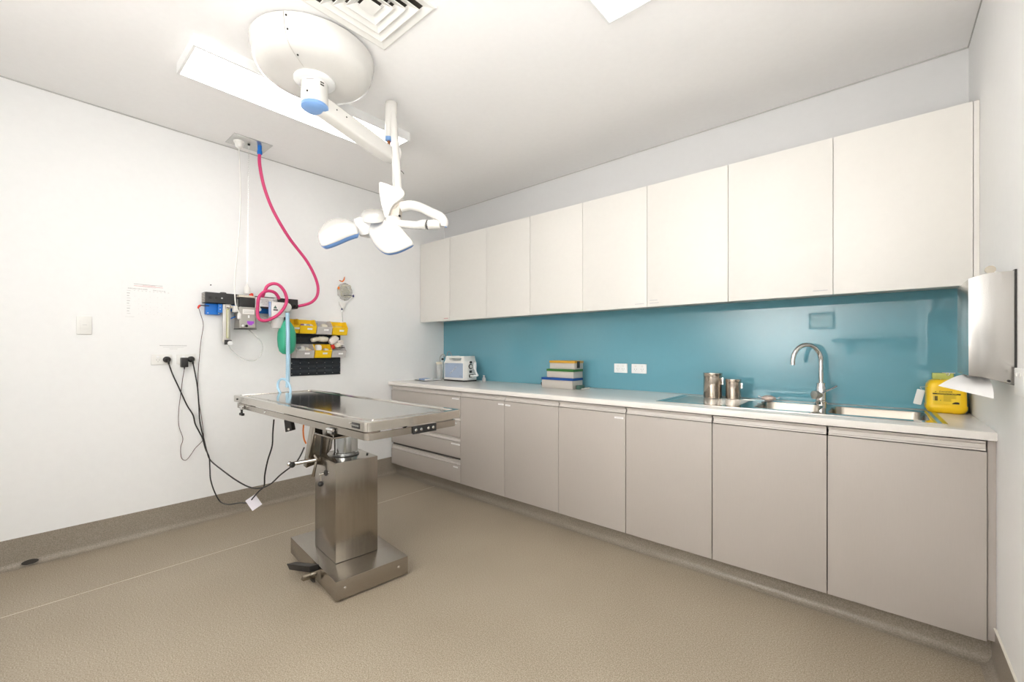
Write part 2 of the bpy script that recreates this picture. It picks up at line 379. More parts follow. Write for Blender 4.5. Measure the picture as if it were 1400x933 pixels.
# seam and screws on the dome
ang = math.atan2(*( (CAM - DC).normalized().yx)) - 0.45
sdir = Vector((math.cos(ang), math.sin(ang), 0))
prof = [(0.2915, 2.728), (0.2905, 2.715), (0.2845, 2.686), (0.278, 2.662), (0.263, 2.634), (0.236, 2.614), (0.19, 2.605), (0.11, 2.601)]
MB().tube([DC + sdir * a + Vector((0, 0, b)) for a, b in prof], 0.0012, n=5).build('seam', GREYB, sl)
perp = sdir.cross(UP)
for (a, b) in ((0.2905, 2.713), (0.278, 2.660), (0.19, 2.6045)):
    c = DC + sdir * a + Vector((0, 0, b)) + perp * -0.012
    MB().sphere(c, 0.0045, n=8, m=6).build('screw', BLKB, sl)
MB().lathe([(0.098, 2.606), (0.098, 2.594), (0.090, 2.588), (0.064, 2.586)], DC, n=40).build('flange', WHB, sl)
hub = MB().lathe([(0.064, 2.590), (0.064, 2.482), (0.062, 2.478)], DC, n=40).build('hub', WHE, sl)
MB().lathe([(0.063, 2.478), (0.066, 2.474), (0.065, 2.462), (0.052, 2.452), (0.030, 2.448), (0.0, 2.447)], DC, n=40).build('hub_cap', BLUEL, sl)
cdv = (CAM - DC); cdv.z = 0; cdv.normalize(); cpv = UP.cross(cdv)
for k in range(5):
    for side in (-0.35,):
        a_ = side + 0.02
        dv = (cdv * math.cos(a_) + cpv * math.sin(a_))
        c = DC + dv * 0.0645 + Vector((0, 0, 2.574 - k * 0.008)); tv = UP.cross(dv)
        M = Matrix((tv, dv, UP)).transposed().to_4x4(); M.translation = c
        MB().box((-0.018, 0, -0.0012), (0.018 - 0.004 * (k % 3), 0.001, 0.0012), M).build('print_line', INKL if k else INK, hub, smooth=False)
for k in range(2):
    a_ = 0.55; dv = (cdv * math.cos(a_) + cpv * math.sin(a_)); tv = UP.cross(dv)
    M = Matrix((tv, dv, UP)).transposed().to_4x4(); M.translation = DC + dv * 0.0645 + Vector((0, 0, 2.572 - k * 0.012))
    MB().box((-0.010, 0, -0.003), (0.010, 0.001, 0.003), M).build('print_block', INKB, hub, smooth=False)
dv = (cdv * math.cos(-0.55) + cpv * math.sin(-0.55))
MB().sphere(DC + dv * 0.064 + Vector((0, 0, 2.515)), 0.005, n=8, m=6).build('screw', BLK, hub)
dv = cdv
# horizontal arm from the hub
AE = Vector((1.435, 1.482, 2.408)); A0 = Vector((1.505, 0.995, 2.498))
ad = (AE - A0).normalized(); aw = ad.cross(UP).normalized(); au = aw.cross(ad)
def armring(c, hw, hh, bv=0.012):
    out = []
    for x, y in rrect(-hw, -hh, hw, hh, bv, 3): out.append(c + aw * x + au * y)
    return out
arm = MB(); arm.loops([armring(A0 + ad * 0.03, 0.040, 0.043), armring(A0 + ad * 0.25, 0.040, 0.043), armring(AE - ad * 0.02, 0.042, 0.040), armring(AE + ad * 0.03, 0.030, 0.028)])
arm = arm.build('extension_arm', WHE, sl)
for k in (0.10, 0.16):
    MB().sphere(A0 + ad * k + aw * 0.040 + au * 0.01, 0.004, n=8, m=5).build('screw', BLKB, arm)
# spindle at arm end
SP = Vector((1.435, 1.475, 0))
MB().lathe([(0.012, 2.725), (0.022, 2.718), (0.024, 2.70), (0.024, 2.52), (0.022, 2.515)], SP, n=28).build('spindle', WHE, sl)
MB().lathe([(0.024, 2.516), (0.025, 2.512), (0.023, 2.498), (0.018, 2.494)], SP, n=28).build('spindle_cap', BLUEL, sl)
MB().cyl(SP + UP * 2.50, SP + UP * 2.44, 0.010).build('spindle_pin', COPPER, sl)
# spring arm tube
T0 = P(537, 152, 2.60); T1 = P(545, 262, 2.52)
hd_ = MB(); hd_.tube([P(535, 139.5, 2.60), P(535, 142, 2.60), P(535, 160, 2.60), P(535.5, 170, 2.60)], 0.03, n=20, sub=4, rs=[0.026, 0.036, 0.035, 0.028], flat=0.7).build('arm_head', WHE, sl)
tb = MB(); tb.tube([T0, T0.lerp(T1, 0.12), T0.lerp(T1, 0.5), T1], 0.02, n=20, sub=6, rs=[0.020, 0.022, 0.022, 0.022]).build('spring_arm', WHE, sl)
MB().tube([P(536.5, 200, 2.57), P(537, 225, 2.55), P(538, 256, 2.52)], 0.004, n=8).build('conduit', WHP, sl)
tj = MB(); tj.tube([P(545, 203, 2.57), P(546.5, 210, 2.57), P(545, 217, 2.57)], 0.010, n=8).build('arm_lug', WHP, sl)
MB().tube([P(547, 233, 2.56), P(550, 235, 2.55), P(552, 238, 2.55)], 0.0022, n=6).build('cable_stub', BLKB, sl)
# fairing at the arm foot: white side cheek with an open dark-ish inner part
T_ = -VF
def quadplate(pts_px, dn, th, name, m, par, bevel=0.004, w2=None):
    a = [P(x, y, d) for x, y, d in pts_px]; b = [P(x, y, d) for x, y, d in w2] if w2 else [p + VF * th for p in a]
    return MB().loops([a, b]).build(name, m, par, bevel=bevel)
cheek = [(519, 248), (529, 251), (539, 255), (548, 256), (552, 261), (553, 265), (551, 269), (545, 274), (538, 279), (534, 285), (532, 291), (530, 298), (526, 297), (521, 279), (519, 262)]
quadplate([(x, y, 2.46) for x, y in cheek], 0, 0.03, 'joint_cover', WHE, sl, 0.006)
quadplate([(x, y, 2.50) for x, y in [(518, 262), (521, 279), (526, 298), (530, 298), (521, 248), (518, 250)]], 0, 0.09, 'joint_side', WHP, sl, 0.004)
quadplate([(533, 282, 2.485), (540, 276, 2.485), (549, 271, 2.485), (547, 284, 2.485), (545, 297, 2.485), (532, 297, 2.485)], 0, 0.06, 'joint_body', mat('warm_plastic', (0.62, 0.55, 0.47), 0.4), sl, 0.004)
MB().tube([P(538, 285, 2.483), P(541, 284, 2.483), P(543, 281, 2.483)], 0.003, n=6).build('latch', GREYB, sl)
MB().sphere(P(546, 295.5, 2.49), 0.008, n=10, m=6).build('joint_pin', BLK, sl)
MB().sphere(P(538, 303, 2.47), 0.047, sc=(1.1, 1, 0.75)).build('ball_joint', WHE, sl)
# yoke
yk = [(549, 283, 2.49), (562, 281, 2.48), (575, 284, 2.46), (590, 291, 2.42), (602, 297, 2.38), (607, 304, 2.37), (607, 310, 2.37)]
MB().tube([P(*a) for a in yk], 0.028, n=16, rs=[0.030, 0.029, 0.027, 0.027, 0.027, 0.025, 0.018], sub=8).build('yoke', WHE, sl)
MB().tube([P(608.5, 301, 2.368), P(610, 307, 2.368), P(609, 311, 2.37)], 0.007, n=8).build('yoke_cap', BLUEP, sl)
MB().tube([P(603, 306.5, 2.39), P(594, 307, 2.40), P(585.5, 307.5, 2.41)], 0.0265, n=16, sub=3).build('yoke_sleeve', WHE, sl)
MB().tube([P(585.4, 307.5, 2.41), P(584.2, 307.5, 2.41)], 0.0272, n=16, sub=1).build('sleeve_ring', BLKB, sl)
MB().tube([P(584, 307.5, 2.41), P(577, 307, 2.42), P(571, 308, 2.43), P(556, 307, 2.44), P(538, 306, 2.46), P(524, 307, 2.47)], 0.022, n=16, rs=[0.027, 0.026, 0.023, 0.022, 0.023, 0.023]).build('head_arm', WHE, sl)
# head body and petals
MB().sphere(P(510, 303, 2.54), 0.075, sc=(1.25, 1.0, 0.42), M=Matrix.Rotation(0.1, 3, 'X'), n=24, m=14).build('head_hub', WHE, sl)
def petal(pts, c, n, th, lens, name='petal', off=0.0):
    """outline of the rim seen in the plane through c with normal n, domed to th above it and a lens below"""
    n = n.normalized(); o_ = []
    for x, y in pts:
        d = VF + (x - 700) / F * VR + (PY - y) / F * UP
        o_.append(CAM + d * ((c - CAM).dot(n) / d.dot(n)))
    o_ = [o_[-1]] + o_ + [o_[0], o_[1]]
    o_ = spline(o_, 4)[4:-5]
    g_ = sum(o_, Vector()) / len(o_)
    def ring(k, h): return [g_ + (p - g_) * k + n * h for p in o_]
    sh = MB(); sh.loops([ring(0.985, -0.004), ring(1.0, 0.0), ring(0.99, th * 0.2), ring(0.945, th * 0.45), ring(0.84, th * 0.72), ring(0.66, th * 0.90), ring(0.38, th * 0.99), ring(0.05, th)])
    sh = sh.build(name, WHE, sl, ang=70)
    MB().loops([ring(0.97, -0.003), ring(0.975, -lens * 0.5), ring(0.90, -lens), ring(0.5, -lens * 1.25), ring(0.05, -lens * 1.3)]).build('lens', BLUEP, sh, ang=60)
R_, U_ = VR, UP
petal([(504, 312), (507, 304.5), (518, 301), (532, 303), (548, 312), (560, 325), (565.5, 333), (561, 336.5), (548, 342.5), (537, 345.5), (528, 346), (520, 342.5), (511, 333), (505.5, 322)],
      P(533, 325, 2.40), T_ * 0.74 + U_ * 0.64 - R_ * 0.08, 0.042, 0.024)
petal([(436, 331), (439, 335.5), (446, 335), (460, 330), (475, 323.5), (485, 320), (490, 318), (489, 311), (478, 307), (462, 307), (447, 314), (438, 324)],
      P(463, 321, 2.44), U_ * 0.80 + T_ * 0.50 - R_ * 0.18, 0.062, 0.027)
petal([(493, 300), (495, 295), (503, 292), (517, 291.5), (526, 293), (529, 299), (518, 304), (501, 304)],
      P(510, 298, 2.60), U_ * 0.90 + T_ * 0.38, 0.040, 0.006)
nk = MB(); nk.loops([[P(x, y, 2.44) for x, y in ((483, 300), (492, 297.5), (508, 300), (506, 311), (504, 321), (495, 322.5), (488, 321), (486, 311))],
                     [P(x, y, 2.56) for x, y in ((484, 299), (492, 296), (520, 297), (522, 308), (510, 318), (498, 320), (488, 318), (486, 309))]])
nk.build('petal_neck', WHE, sl, bevel=0.010, seg=3, ang=50)
MB().box((-0.02, -0.03, -0.04), (0.02, 0.03, 0.04), Matrix.Translation(P(500, 315, 2.53))).build('sterile_handle_socket', WHP, sl, bevel=0.008)

# ------------------------------------------------------------------ splashback glass
WT = 0.918
box('glass_splashback', (0.0, D - 0.008, WT + 0.0005), (W - 0.002, D - 0.0006, 1.541), TEAL, smooth=False)
tag(bpy.data.objects['glass_splashback'], 'long glossy teal glass splashback between worktop and wall cabinets', 'splashback')

# ------------------------------------------------------------------ wall cabinets
YU, ZU0, ZU1 = 2.79, 1.52, 2.34
XE = [0.003] + [-0.033 + 0.505 * i for i in range(1, 8)] + [4.004]
ULAB = ['white two door wall cabinet at the left wall, far end of the row',
        'white two door wall cabinet above the stacked tray boxes, second from left wall',
        'white two door wall cabinet above the steel canisters, third from left wall',
        'white two door wall cabinet above the sink, largest at right wall']
for u in range(4):
    xa, xm, xb = XE[2 * u], XE[2 * u + 1], XE[2 * u + 2]
    t = thing('wall_cabinet', ULAB[u], 'cabinet', ((xa + xb) / 2, 2.96, ZU0 + 0.02), 'white wall cabinets')
    box('body', (xa + 0.0005, YU + 0.019, ZU0 + 0.022), (xb - 0.0005, D - 0.001, ZU1 - 0.002), UPW, t, 0.001)
    for a, b in ((xa, xm), (xm, xb)):
        g = 0.0013
        dd = box('door', (a + g, YU, ZU0), (b - g, YU + 0.018, ZU1), UPW, t, 0.001)
        if (u, a) in ((0, xa), (2, xa), (2, xm), (3, xa)):
            for k in range(2 if (u, a) == (2, xm) else 1):
                xx = a + 0.05 if (u, a) == (2, xm) else b - 0.055
                o = box('label_print', (xx - 0.032, YU - 0.0008, ZU0 + 0.022 + k * 0.018), (xx + 0.032 - 0.01 * k, YU, ZU0 + 0.027 + k * 0.018), INKL if u != 0 else INKR, dd, smooth=False)
box('filler_panel', (4.005, YU + 0.004, ZU0), (W - 0.001, D - 0.001, ZU1), UPW, smooth=False)
tag(bpy.data.objects['filler_panel'], 'narrow white filler strip between wall cabinets and right wall', 'panel')

# ------------------------------------------------------------------ base cabinets
YB = 2.42; ZD0, ZD1 = 0.115, 0.838
def rail(xa, xb, z, par, name='finger_rail'):
    # concave pull profile above a door front (yz outline)
    prof = [(YB + 0.003, z + 0.0035), (YB + 0.001, z + 0.005), (YB + 0.002, z + 0.009), (YB + 0.010, z + 0.013), (YB + 0.012, z + 0.028), (YB + 0.004, z + 0.034), (YB + 0.002, z + 0.041), (YB + 0.020, z + 0.041), (YB + 0.020, z + 0.0035)]
    return MB().prism(prof, 'x', xa, xb).build(name, LOWR, par, smooth=True, ang=25)
def sticker(xc, z, wd, par, h=0.011):
    s = box('label', (xc - wd / 2, YB - 0.001, z - h / 2), (xc + wd / 2, YB, z + h / 2), PAPER, par, smooth=False)
    box('print', (xc - wd * 0.36, YB - 0.0014, z - h * 0.15), (xc + wd * 0.36, YB - 0.001, z + h * 0.15), INKL, par, smooth=False)
XL = [1.034 + 0.4944 * i for i in range(7)]
t = thing('drawer_cabinet', 'grey base cabinet with four wide drawers, at the left wall', 'cabinet', (0.54, 2.75, 0.118))
box('body', (0.03, YB + 0.022, 0.119), (XL[0] - 0.0005, D - 0.001, 0.884), CARC, t, 0.001)
zt = [0.843, 0.655, 0.478, 0.308]; zb = [0.680, 0.505, 0.333, 0.115]
zs = [(0.655 + 0.0225, 0.838), (0.500, 0.632), (0.325, 0.455), (0.115, 0.262)]
for i, (a, b) in enumerate(zs):
    d = box('drawer', (0.033, YB, a), (XL[0] - 0.002, YB + 0.019, b), LOW, t, 0.001)
    rail(0.033, XL[0] - 0.002, b, d)
    sticker(XL[0] - 0.06, b - 0.02, (0.085, 0.03, 0.11, 0.055)[i], d)
BLAB = ['grey two door base cabinet beside the drawer cabinet, below the white steriliser',
        'grey two door base cabinet below the wall sockets, middle of the run',
        'grey two door base cabinet under the sink at the right wall']
for u in range(3):
    xa, xm, xb = XL[2 * u], XL[2 * u + 1], XL[2 * u + 2]
    t = thing('base_cabinet', BLAB[u], 'cabinet', ((xa + xb) / 2, 2.75, 0.118), 'grey two door base cabinets')
    if u < 2: box('body', (xa + 0.0005, YB + 0.022, 0.119), (xb - 0.0005, D - 0.001, 0.884), CARC, t, 0.001)
    else: box('body', (xa + 0.0005, YB + 0.022, 0.119), (xb - 0.0005, D - 0.001, 0.74), CARC, t, 0.001)
    for k, (a, b) in enumerate(((xa, xm), (xm, xb))):
        g = 0.0022 if u else 0.0013
        d = box('door', (a + g, YB, ZD0), (b - g, YB + 0.019, ZD1), LOW, t, 0.001)
        rail(a + g + 0.002, b - g - 0.002, ZD1, d)
        if (u, k) == (0, 0): sticker(b - 0.036, ZD1 - 0.024, 0.055, d)
        if (u, k) == (0, 1): sticker(a + 0.034, ZD1 - 0.026, 0.05, d)
        if (u, k) == (1, 0): sticker(b - 0.045, ZD1 - 0.026, 0.06, d)
box('end_filler', (XL[6] + 0.001, YB + 0.012, 0.118), (W - 0.0008, YB + 0.030, 0.884), LOW, smooth=False)
tag(bpy.data.objects['end_filler'], 'narrow grey filler strip between base cabinets and right wall', 'panel')

# ------------------------------------------------------------------ worktop with sink cut-out
YW0 = YB - 0.018
SX0, SX1, SY0, SY1 = 2.66, 3.895, 2.53, 3.00
wt = MB()
def frame_slab(m, x0, y0, x1, y1, hx0, hy0, hx1, hy1, z0, z1):
    o_ = [(x0, y0), (x1, y0), (x1, y1), (x0, y1)]; i_ = [(hx0, hy0), (hx1, hy0), (hx1, hy1), (hx0, hy1)]
    m.loops([[(*p, z0) for p in i_], [(*p, z0) for p in o_], [(*p, z1) for p in o_], [(*p, z1) for p in i_], [(*p, z0) for p in i_]], cap0=False, cap1=False)
frame_slab(wt, 0.001, YW0, W - 0.001, D - 0.001, 3.13, SY0 + 0.02, SX1 - 0.02, SY1 - 0.02, 0.886, WT)
wt = wt.build('worktop', TOPM, bevel=0.0015); tag(wt, 'long white stone worktop running the length of the base cabinets', 'worktop')

# ------------------------------------------------------------------ sink
sk = thing('sink', 'stainless steel double bowl sink with a drainer let into the worktop', 'sink', (3.3, 2.77, WT))
ZS = WT + 0.003
def bowl(x0, y0, x1, y1, depth, name):
    b = MB(); R = lambda e, z, r: [(x, y, z) for x, y in rrect(x0 + e, y0 + e, x1 - e, y1 - e, r, 6)]
    b.loops([R(0, ZS, 0.05), R(0.004, ZS - 0.006, 0.05), R(0.010, ZS - depth * 0.8, 0.05), R(0.03, ZS - depth, 0.04), R(0.10, ZS - depth - 0.003, 0.03)], cap0=False)
    o = b.build(name, SINKM, sk, ang=60)
    MB().lathe([(0.035, 0), (0.03, -0.002), (0.02, -0.001)], ((x0 + x1) / 2, (y0 + y1) / 2, ZS - depth + 0.0015), n=20).build('waste', CHROME, o)
B1 = (3.165, 2.585, 3.455, 2.925); B2 = (3.49, 2.585, 3.855, 2.925)
bowl(*B1, 0.14, 'bowl'); bowl(*B2, 0.14, 'bowl')
# deck plate with two bowl holes: built as a grid of strips
dk = MB()
def strip(x0, y0, x1, y1): dk.box((x0, y0, WT + 0.0002), (x1, y1, ZS))
e = 0.0
strip(SX0, SY0, 3.135, SY0 + 0.03); strip(SX0, SY1 - 0.03, 3.135, SY1); strip(SX0, SY0 + 0.03, SX0 + 0.03, SY1 - 0.03)
strip(3.135, SY0, SX1, B1[1]); strip(3.135, B1[3], SX1, SY1)
strip(3.105, SY0 + 0.03, 3.135, SY1 - 0.03); strip(3.135, B1[1], B1[0], B1[3]); strip(B1[2], B1[1], B2[0], B1[3]); strip(B2[2], B1[1], SX1, B1[3])
# rounded bowl corners fill
for bx in (B1, B2):
    for cx, cy, sx, sy in ((bx[0], bx[1], 1, 1), (bx[2], bx[1], -1, 1), (bx[2], bx[3], -1, -1), (bx[0], bx[3], 1, -1)):
        arc = [(cx + sx * (0.05 - 0.05 * math.sin(a)), cy + sy * (0.05 - 0.05 * math.cos(a))) for a in [PI / 2 * i / 6 for i in range(7)]]
        for p, q_ in zip(arc, arc[1:]):
            dk.bm.faces.new([dk.bm.verts.new((*v, ZS)) for v in ((cx, cy), p, q_)])
dk.build('deck', SINKP, sk, recalc=False)
dp = MB(); dp.box((SX0 + 0.03, SY0 + 0.03, WT + 0.0002), (3.105, SY1 - 0.03, ZS - 0.001)); dp.build('drainer', SINKP, sk, smooth=False)
for i in range(9):
    y = SY0 + 0.07 + i * 0.04
    MB().box((SX0 + 0.06, y, ZS - 0.001), (3.09, y + 0.012, ZS - 0.0004)).build('drainer_rib', SINKP, sk, bevel=0.0002)
for x0, x1, m in ((3.860, 3.868, TAPEY), (3.868, 3.882, TAPEB), (3.882, 3.899, TAPEY)):
    o = MB().prism([(x0 - 0.004, 3.0), (x1 - 0.004, 3.0), (x1 + 0.004, SY0), (x0 + 0.004, SY0)], 'z', ZS + 0.0003, ZS + 0.0012).build('tape_strip', m, smooth=False)
    tag(o, {TAPEB: 'blue tape strip stuck between two yellow ones on the right sink rim', TAPEY: ('yellow tape strip on the right sink rim nearest the bowl' if x0 < 3.865 else 'yellow tape strip on the right sink rim nearest the yellow container')}[m], 'tape')
# tap
tp = thing('tap', 'chrome gooseneck mixer tap standing behind the sink bowls', 'tap', (3.435, 2.965, ZS))
TX, TY = 3.435, 2.965
MB().lathe([(0.029, ZS), (0.029, ZS + 0.02), (0.026, ZS + 0.024), (0.026, ZS + 0.10), (0.023, ZS + 0.105), (0.023, ZS + 0.122), (0.013, ZS + 0.124)], (TX, TY, 0), n=28).build('base', CHROME, tp)
ex, ey = 3.318 - TX, 2.84 - TY; hd = math.hypot(ex, ey)
pts = [(TX, TY, ZS + 0.11), (TX, TY, 1.06), (TX, TY, 1.12)]
for i in range(13):
    a = PI * i / 12; k = (1 - math.cos(a)) / 2
    pts.append((TX + ex * k, TY + ey * k, 1.165 + hd / 2 * math.sin(a) * 1.08))
pts.append((TX + ex, TY + ey, 1.145))
MB().tube(pts, 0.0125, n=16, sub=3).build('spout', CHROME, tp)
lv = MB().cyl((TX - 0.030, TY - 0.035, ZS + 0.055), (TX, TY, ZS + 0.055), 0.024, n=24).build('lever_body', ALU, tp, bevel=0.003)
MB().tube([(TX, TY - 0.02, ZS + 0.065), (TX + 0.035, TY - 0.03, ZS + 0.085), (TX + 0.075, TY - 0.04, ZS + 0.112)], 0.0045, n=8).build('lever', CHROME, tp)

# ------------------------------------------------------------------ items on the worktop, right side
def canister(x, y, r, h, label):
    t = thing('canister', label, 'canister', (x, y, ZS), 'steel canisters on the drainer')
    MB().lathe([(r * 0.97, 0), (r, 0.004), (r, h * 0.84), (r * 0.98, h * 0.845)], (x, y, ZS + 0.0014), n=40).build('body', mat('canister_steel', (0.50, 0.44, 0.38), 0.16, 1), t)
    MB().lathe([(r * 0.98, h * 0.845), (r * 1.03, h * 0.85), (r * 1.03, h * 0.965), (r * 1.045, h * 0.975), (r * 1.03, h), (r * 0.5, h * 1.003), (0, h * 1.003)], (x, y, ZS + 0.0014), n=40).build('lid', mat('canister_steel', (0, 0, 0)), t)
    MB().box((x + r, y - 0.006, ZS + h * 0.55), (x + r + 0.010, y + 0.006, ZS + h * 0.83)).build('clasp', CHROME, t, bevel=0.002)
a = at(974, 520, 'y', 2.93); canister(a.x + .002, 2.93, 0.055, 0.160, 'tall steel canister with lid on the sink drainer')
a = at(1001.5, 520, 'y', 2.945); canister(a.x + .004, 2.945, 0.044, 0.124, 'short steel canister with lid, right of the tall one')
a = at(1051, 545, 'y', 2.975)
sp = thing('wrapped_scourer', 'crumpled cellophane wrapped steel scourer on the sink edge', 'scourer', (a.x, 2.975, ZS))
bl = MB(); bl.sphere((a.x, 2.975, ZS + 0.016), 0.032, sc=(1.25, 0.75, 0.5), n=20, m=12)
for v in bl.bm.verts: v.co += Vector((random.uniform(-1, 1), random.uniform(-1, 1), random.uniform(-0.6, 1))) * 0.0022
bl.build('pad', GLOVE, sp)
for sg in (-1, 1):
    fl_ = MB(); prev = []
    for i in range(7):
        y = 2.975 + (i - 3) * 0.008; prev.append((a.x + sg * 0.058, y * 1.0, ZS + 0.024 + random.uniform(-.006, .006)))
    inn = [(a.x + sg * 0.032, 2.975 + (i - 3) * 0.004, ZS + 0.018) for i in range(7)]
    fl_.loops([inn, prev], False, False, close=False); fl_.build('wrapper_end', CLR, sp, recalc=False)

# sharps container
SCX0, SCX1 = 3.862, 4.004; SCY0, SCY1 = 2.955, 3.085
shc = thing('sharps_container', 'yellow plastic sharps container with black printing beside the sink at right wall', 'container', ((SCX0 + SCX1) / 2, 3.02, WT))
bdy = MB()
def shring(z, ex, ey, r): return [(x, y, z) for x, y in rrect(SCX0 - ex, SCY0 - ey, SCX1 + ex, SCY1 + ey, r, 6)]
bdy.loops([shring(WT + 0.001, -0.016, -0.012, 0.02), shring(WT + 0.006, -0.006, -0.005, 0.022), shring(WT + 0.018, 0.001, 0.001, 0.024), shring(WT + 0.036, 0.003, 0.003, 0.024), shring(WT + 0.040, 0.000, 0.000, 0.022),
           shring(WT + 0.125, -0.001, -0.001, 0.022), shring(WT + 0.142, -0.004, -0.003, 0.024), shring(WT + 0.156, -0.012, -0.009, 0.026), shring(WT + 0.163, -0.024, -0.02, 0.03), shring(WT + 0.166, -0.045, -0.04, 0.02)])
bdy = bdy.build('body', YEL, shc, ang=50)
cx = (SCX0 + SCX1) / 2 - 0.012
lid = MB().loops([[(x, y, z) for x, y in rrect(cx - 0.035, 2.985, cx + 0.040, 3.055, 0.012)] for z in (WT + 0.165, WT + 0.196)]).build('lid', YELC, shc, bevel=0.003)
MB().tube([(cx - 0.002, 2.982, WT + 0.199), (cx + 0.02, 2.98, WT + 0.1985), (cx + 0.043, 2.978, WT + 0.198)], 0.0018).tube([(cx + 0.012, 2.981, WT + 0.198), (cx + 0.016, 2.981, WT + 0.188), (cx + 0.022, 2.981, WT + 0.188), (cx + 0.024, 2.981, WT + 0.196)], 0.0018).build('wire_handle', CHROME, lid)
fy = SCY0 - 0.0006
def flat(name, x0, z0, x1, z1, m, par): return box(name, (x0, fy - 0.0005, z0), (x1, fy + 0.001, z1), m, par, smooth=False)
LX0 = SCX0 + 0.022; LX1 = SCX0 + 0.118
MATY = mat('yellow_label', (0.90, 0.62, 0.03), 0.5)
flat('label', LX0, WT + 0.046, LX1, WT + 0.112, MATY, bdy)
fy -= 0.0006
flat('black_band', LX0, WT + 0.093, LX1, WT + 0.0995, INKB, bdy)
text('printing', 'DANGER', 0.0115, (SCX0 + 0.068, fy - 0.0006, WT + 0.1065), ROT_BACK, INKB, bdy)
text('printing', 'CONTAMINATED SHARPS', 0.0058, (SCX0 + 0.072, fy - 0.0012, WT + 0.0962), ROT_BACK, MATY, bdy)
MB().prism([(LX0 + 0.008, WT + 0.104), (LX0 + 0.013, WT + 0.104), (LX0 + 0.0105, WT + 0.109)], 'y', fy - 0.0005, fy).build('hazard_mark', INKB, bdy, smooth=False)
for k in range(9): flat('barcode_bar', LX0 + 0.007, WT + 0.062 + k * 0.0026, LX0 + 0.018, WT + 0.0637 + k * 0.0026 + (0.0005 if k % 3 else 0), INKB, bdy)
for k in range(3): flat('digits', LX0 + 0.002, WT + 0.064 + k * 0.008, LX0 + 0.0045, WT + 0.069 + k * 0.008, INK, bdy)
MB().prism([(LX0 + 0.0245, WT + 0.066), (LX0 + 0.0275, WT + 0.062), (LX0 + 0.0305, WT + 0.0665), (LX0 + 0.0275, WT + 0.065)], 'y', fy - 0.0005, fy).build('hazard_mark', INKB, bdy, smooth=False)
OCH = mat('ochre_print', (0.35, 0.22, 0.01), 0.6)
for k in range(8): flat('print_line', SCX0 + 0.060, WT + 0.061 + k * 0.0035, SCX0 + (0.088 if k < 4 else 0.104) - 0.003 * (k % 2), WT + 0.0622 + k * 0.0035, OCH, bdy)
flat('print_line', SCX0 + 0.060, WT + 0.0895, SCX0 + 0.105, WT + 0.091, mat('olive_print', (0.22, 0.27, 0.0), 0.6), bdy)
MB().prism([(SCX0 + 0.088, WT + 0.049), (SCX0 + 0.114, WT + 0.049), (SCX0 + 0.114, WT + 0.057), (SCX0 + 0.108, WT + 0.059), (SCX0 + 0.100, WT + 0.0585), (SCX0 + 0.093, WT + 0.055)], 'y', fy - 0.0005, fy).build('black_logo', INKB, bdy, smooth=False)
# hanging white pot cap/tag on a wire
hx = SCX0 - 0.026
tgq = MB(); M = Matrix.Translation((hx, 2.965, WT + 0.075)) @ Matrix.Rotation(0.20, 4, 'Y')
tgq.box((-0.015, -0.006, -0.038), (0.015, 0.006, 0.038), M); wt_ = tgq.build('bottle', WHP, bevel=0.004)
wt_.name = 'white_bottle'; tag(wt_, 'small white plastic tag bottle hanging at the left side of the sharps container', 'bottle')
o = MB().tube([(hx + 0.010, 2.965, WT + 0.114), (hx + 0.004, 2.965, WT + 0.125), (hx + 0.018, 2.965, WT + 0.127), (hx + 0.06, 2.975, WT + 0.145), (hx + 0.085, 2.99, WT + 0.176)], 0.0012, n=6).build('wire', ALU)
tag(o, 'thin wire holding the white tag bottle to the sharps container', 'wire')

# ------------------------------------------------------------------ towel dispenser on the right wall
dx0, dy0, dy1 = 3.916, 2.10, 2.38
td = thing('paper_towel_dispenser', 'stainless steel paper towel dispenser on the right wall above the worktop end', 'dispenser', (W, 2.24, 1.115))
z = 1.1416; zt_ = 1.468
cv = MB().prism([(dx0, z), (dx0, zt_), (dx0 + 0.02, zt_ + 0.009), (dx0 + 0.045, zt_ + 0.0155), (dx0 + 0.07, zt_ + 0.0165), (W - 0.006, zt_ + 0.0165), (W - 0.006, 1.117), (dx0 + 0.07, 1.126), (dx0 + 0.035, 1.137)], 'y', dy0, dy1).build('cover', DISP, td, bevel=0.0015)
box('back_plate', (W - 0.0055, dy0 - 0.001, 1.114), (W - 0.0005, dy1 + 0.001, 1.489), BLKB, td)
MB().lathe([(0.0, -0.004), (0.013, -0.004), (0.013, 0.004), (0.0, 0.004)], (dx0 + 0.052, dy0 + 0.02, zt_ + 0.028), axis='y', n=20).build('lock_key', mat('brass_dull', (0.42, 0.38, 0.31), 0.4, 0.8), td)
MB().cyl((W - 0.018, dy0 - 0.002, 1.128), (W - 0.018, dy0, 1.128), 0.004, n=10).build('screw', BLK, td)
# paper towel hanging
nu, nv = 14, 10
tw = MB(); rows = []
for j in range(nv + 1):
    v = j / nv; row = []
    for i in range(nu + 1):
        u = i / nu
        y = 2.125 + 0.22 * v
        x = 3.985 - 0.115 * u + 0.012 * v
        zz = 1.134 + 0.010 * math.sin(u * PI * 0.9) - 0.045 * (u ** 1.3) * (0.5 + 0.5 * v) - 0.04 * (1 - v) * (1 - u) - 0.006 * math.sin(v * 5)
        row.append((x, y - 0.045 * (1 - u) * (1 - v), zz - 0.004))
    rows.append(row)
